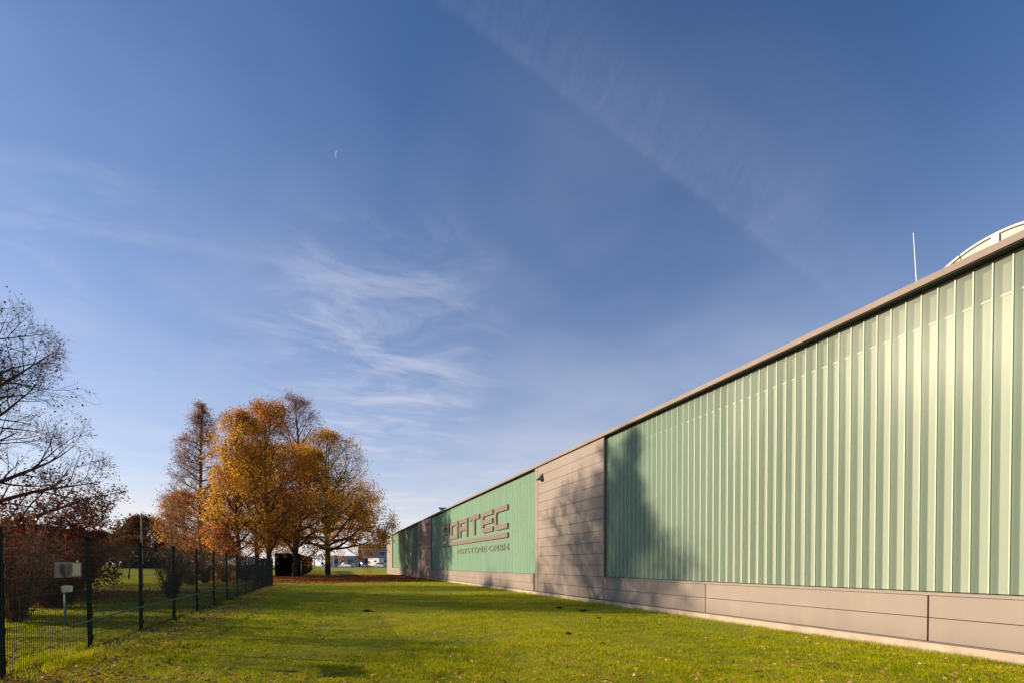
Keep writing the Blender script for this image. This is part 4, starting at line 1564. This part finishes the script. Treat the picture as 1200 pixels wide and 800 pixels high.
tag(np_mesh('leaf_carpet', leaf_quads(litter_pts(26000, carpet), 0.17, 201, 0.015, flat=1.0), 4, M['litter']), 'carpet of fallen orange leaves under the trees', 'fallen leaves', kind='stuff')


def lawn_leaves(n):
    Z = 5.5 + 26 * lr_.random(n) ** 1.7
    px = 1250 * lr_.random(n) ** 1.75 - 40
    xc = (px - 600) / F_PX * Z
    x = xc * rx.x + Z * fw.x
    y = xc * rx.y + Z * fw.y
    near = lr_.random(n) < 0.22
    x = np.where(near, FXN + 0.5 + np.abs(lr_.normal(0, 0.5, n)), x)
    y = np.where(near, 5 + lr_.random(n) * 30, y)
    ok = x < 10.2
    return x[ok], y[ok]


x, y = lawn_leaves(17000)
pts = np.stack([x, y, ground_h(x, y) + 0.028 + lr_.random(len(x)) * 0.02], 1)
tag(np_mesh('lawn_leaves', leaf_quads(pts, 0.050, 203, 0.006, flat=0.6), 4, M['litter_lawn']), 'scattered small fallen leaves on the lawn', 'fallen leaves', kind='stuff')


def beech_leaves(n):
    a = lr_.uniform(0, 2 * math.pi, n)
    r = np.abs(lr_.normal(0, 0.55, n))
    return np.minimum(-14.0 + np.cos(a) * 9 * r, -4.2), 29 + np.sin(a) * 9 * r


tag(np_mesh('beech_litter', leaf_quads(litter_pts(15000, beech_leaves), 0.09, 207, 0.01, flat=0.8), 4, M['leaf_copper']), 'reddish brown fallen beech leaves on the meadow behind the fence', 'fallen leaves', kind='stuff')

# ------------------------------------------------------------------ grass


def vnoise(x, y, s, seed):
    r = np.random.default_rng(seed)
    v = np.zeros_like(x)
    for k in range(7):
        a = r.uniform(0, 6.28)
        f = s * r.uniform(0.6, 1.8)
        v += np.sin((x * math.cos(a) + y * math.sin(a)) * f + r.uniform(0, 6.28))
    return v / 7 ** 0.5


def blades(n, seed, zmin, zmax, hmul=1.0):
    r = np.random.default_rng(seed)
    t = r.random(n)
    Z = zmin * (zmax / zmin) ** t
    px = r.uniform(-60, 1260, n)
    xc = (px - 600) / F_PX * Z
    x = xc * rx.x + Z * fw.x
    y = xc * rx.y + Z * fw.y
    keep = (x < 10.28) & (x > -60)
    # thin under the leaf carpet and on the earth strip by the fence
    car = ((x / 12.5) ** 2 + ((y - 62) / 18.5) ** 2) < 1
    keep &= ~(car & (r.random(n) < 0.93))
    bl = ((x + 12.5) / 8.0) ** 2 + ((y - 29) / 7.5) ** 2 + 0.35 * vnoise(x, y, 1.1, 21)
    keep &= ~((bl < 1) & (x < -4.3) & (r.random(n) < 0.8))
    st = (x > FXN - 0.1) & (x < FXN + 0.45 + 0.25 * vnoise(x, y, 1.5, 4)) & (y < 41)
    keep &= ~(st & (r.random(n) < 0.85))
    worn = vnoise(x, y, 0.9, 8) + 0.5 * vnoise(x, y, 3.1, 9)
    keep &= ~((worn > 1.5) & (r.random(n) < 0.9))
    thin = vnoise(x, y, 6.0, 12) + 0.6 * vnoise(x, y, 14.0, 13)
    keep &= ~((thin > 1.15) & (r.random(n) < 0.75))
    x, y, Z = x[keep], y[keep], Z[keep]
    n = len(x)
    k = np.maximum(1.0, Z / 9.0)
    hgt = (0.040 + 0.016 * vnoise(x, y, 1.2, 1) + 0.012 * vnoise(x, y, 5.0, 2)) * r.uniform(0.6, 1.35, n) * hmul
    hgt = np.clip(hgt * 0.85, 0.016, 0.10) * np.minimum(k, 1.9) ** 0.5
    hgt = np.where((x > FXN - 0.3) & (x < FXN + 0.35) & (y < 41), hgt * 2.2, hgt)
    hgt = np.where(x > 10.05 + 0.12 * vnoise(x, y, 3.0, 6), hgt * r.uniform(1.2, 2.6, n), hgt)
    wd = 0.0042 * k * r.uniform(0.7, 1.3, n)
    az = r.uniform(0, 6.283, n)
    ln = r.uniform(0.1, 0.95, n) * hgt
    la = r.uniform(0, 6.283, n)
    z0 = ground_h(x, y) - 0.004
    b = np.stack([x, y, z0], 1)
    s = np.stack([np.cos(az) * wd, np.sin(az) * wd, np.zeros(n)], 1)
    tip = b + np.stack([np.cos(la) * ln, np.sin(la) * ln, hgt], 1)
    return np.stack([b - s, b + s, tip], 1).reshape(-1, 3)


gv = np.concatenate([blades(330000, 1, 5.2, 13), blades(330000, 2, 13, 62)])
tag(np_mesh('grass', gv, 3, M['grass']), 'short mown green lawn grass with yellowish blades', 'grass', kind='stuff')
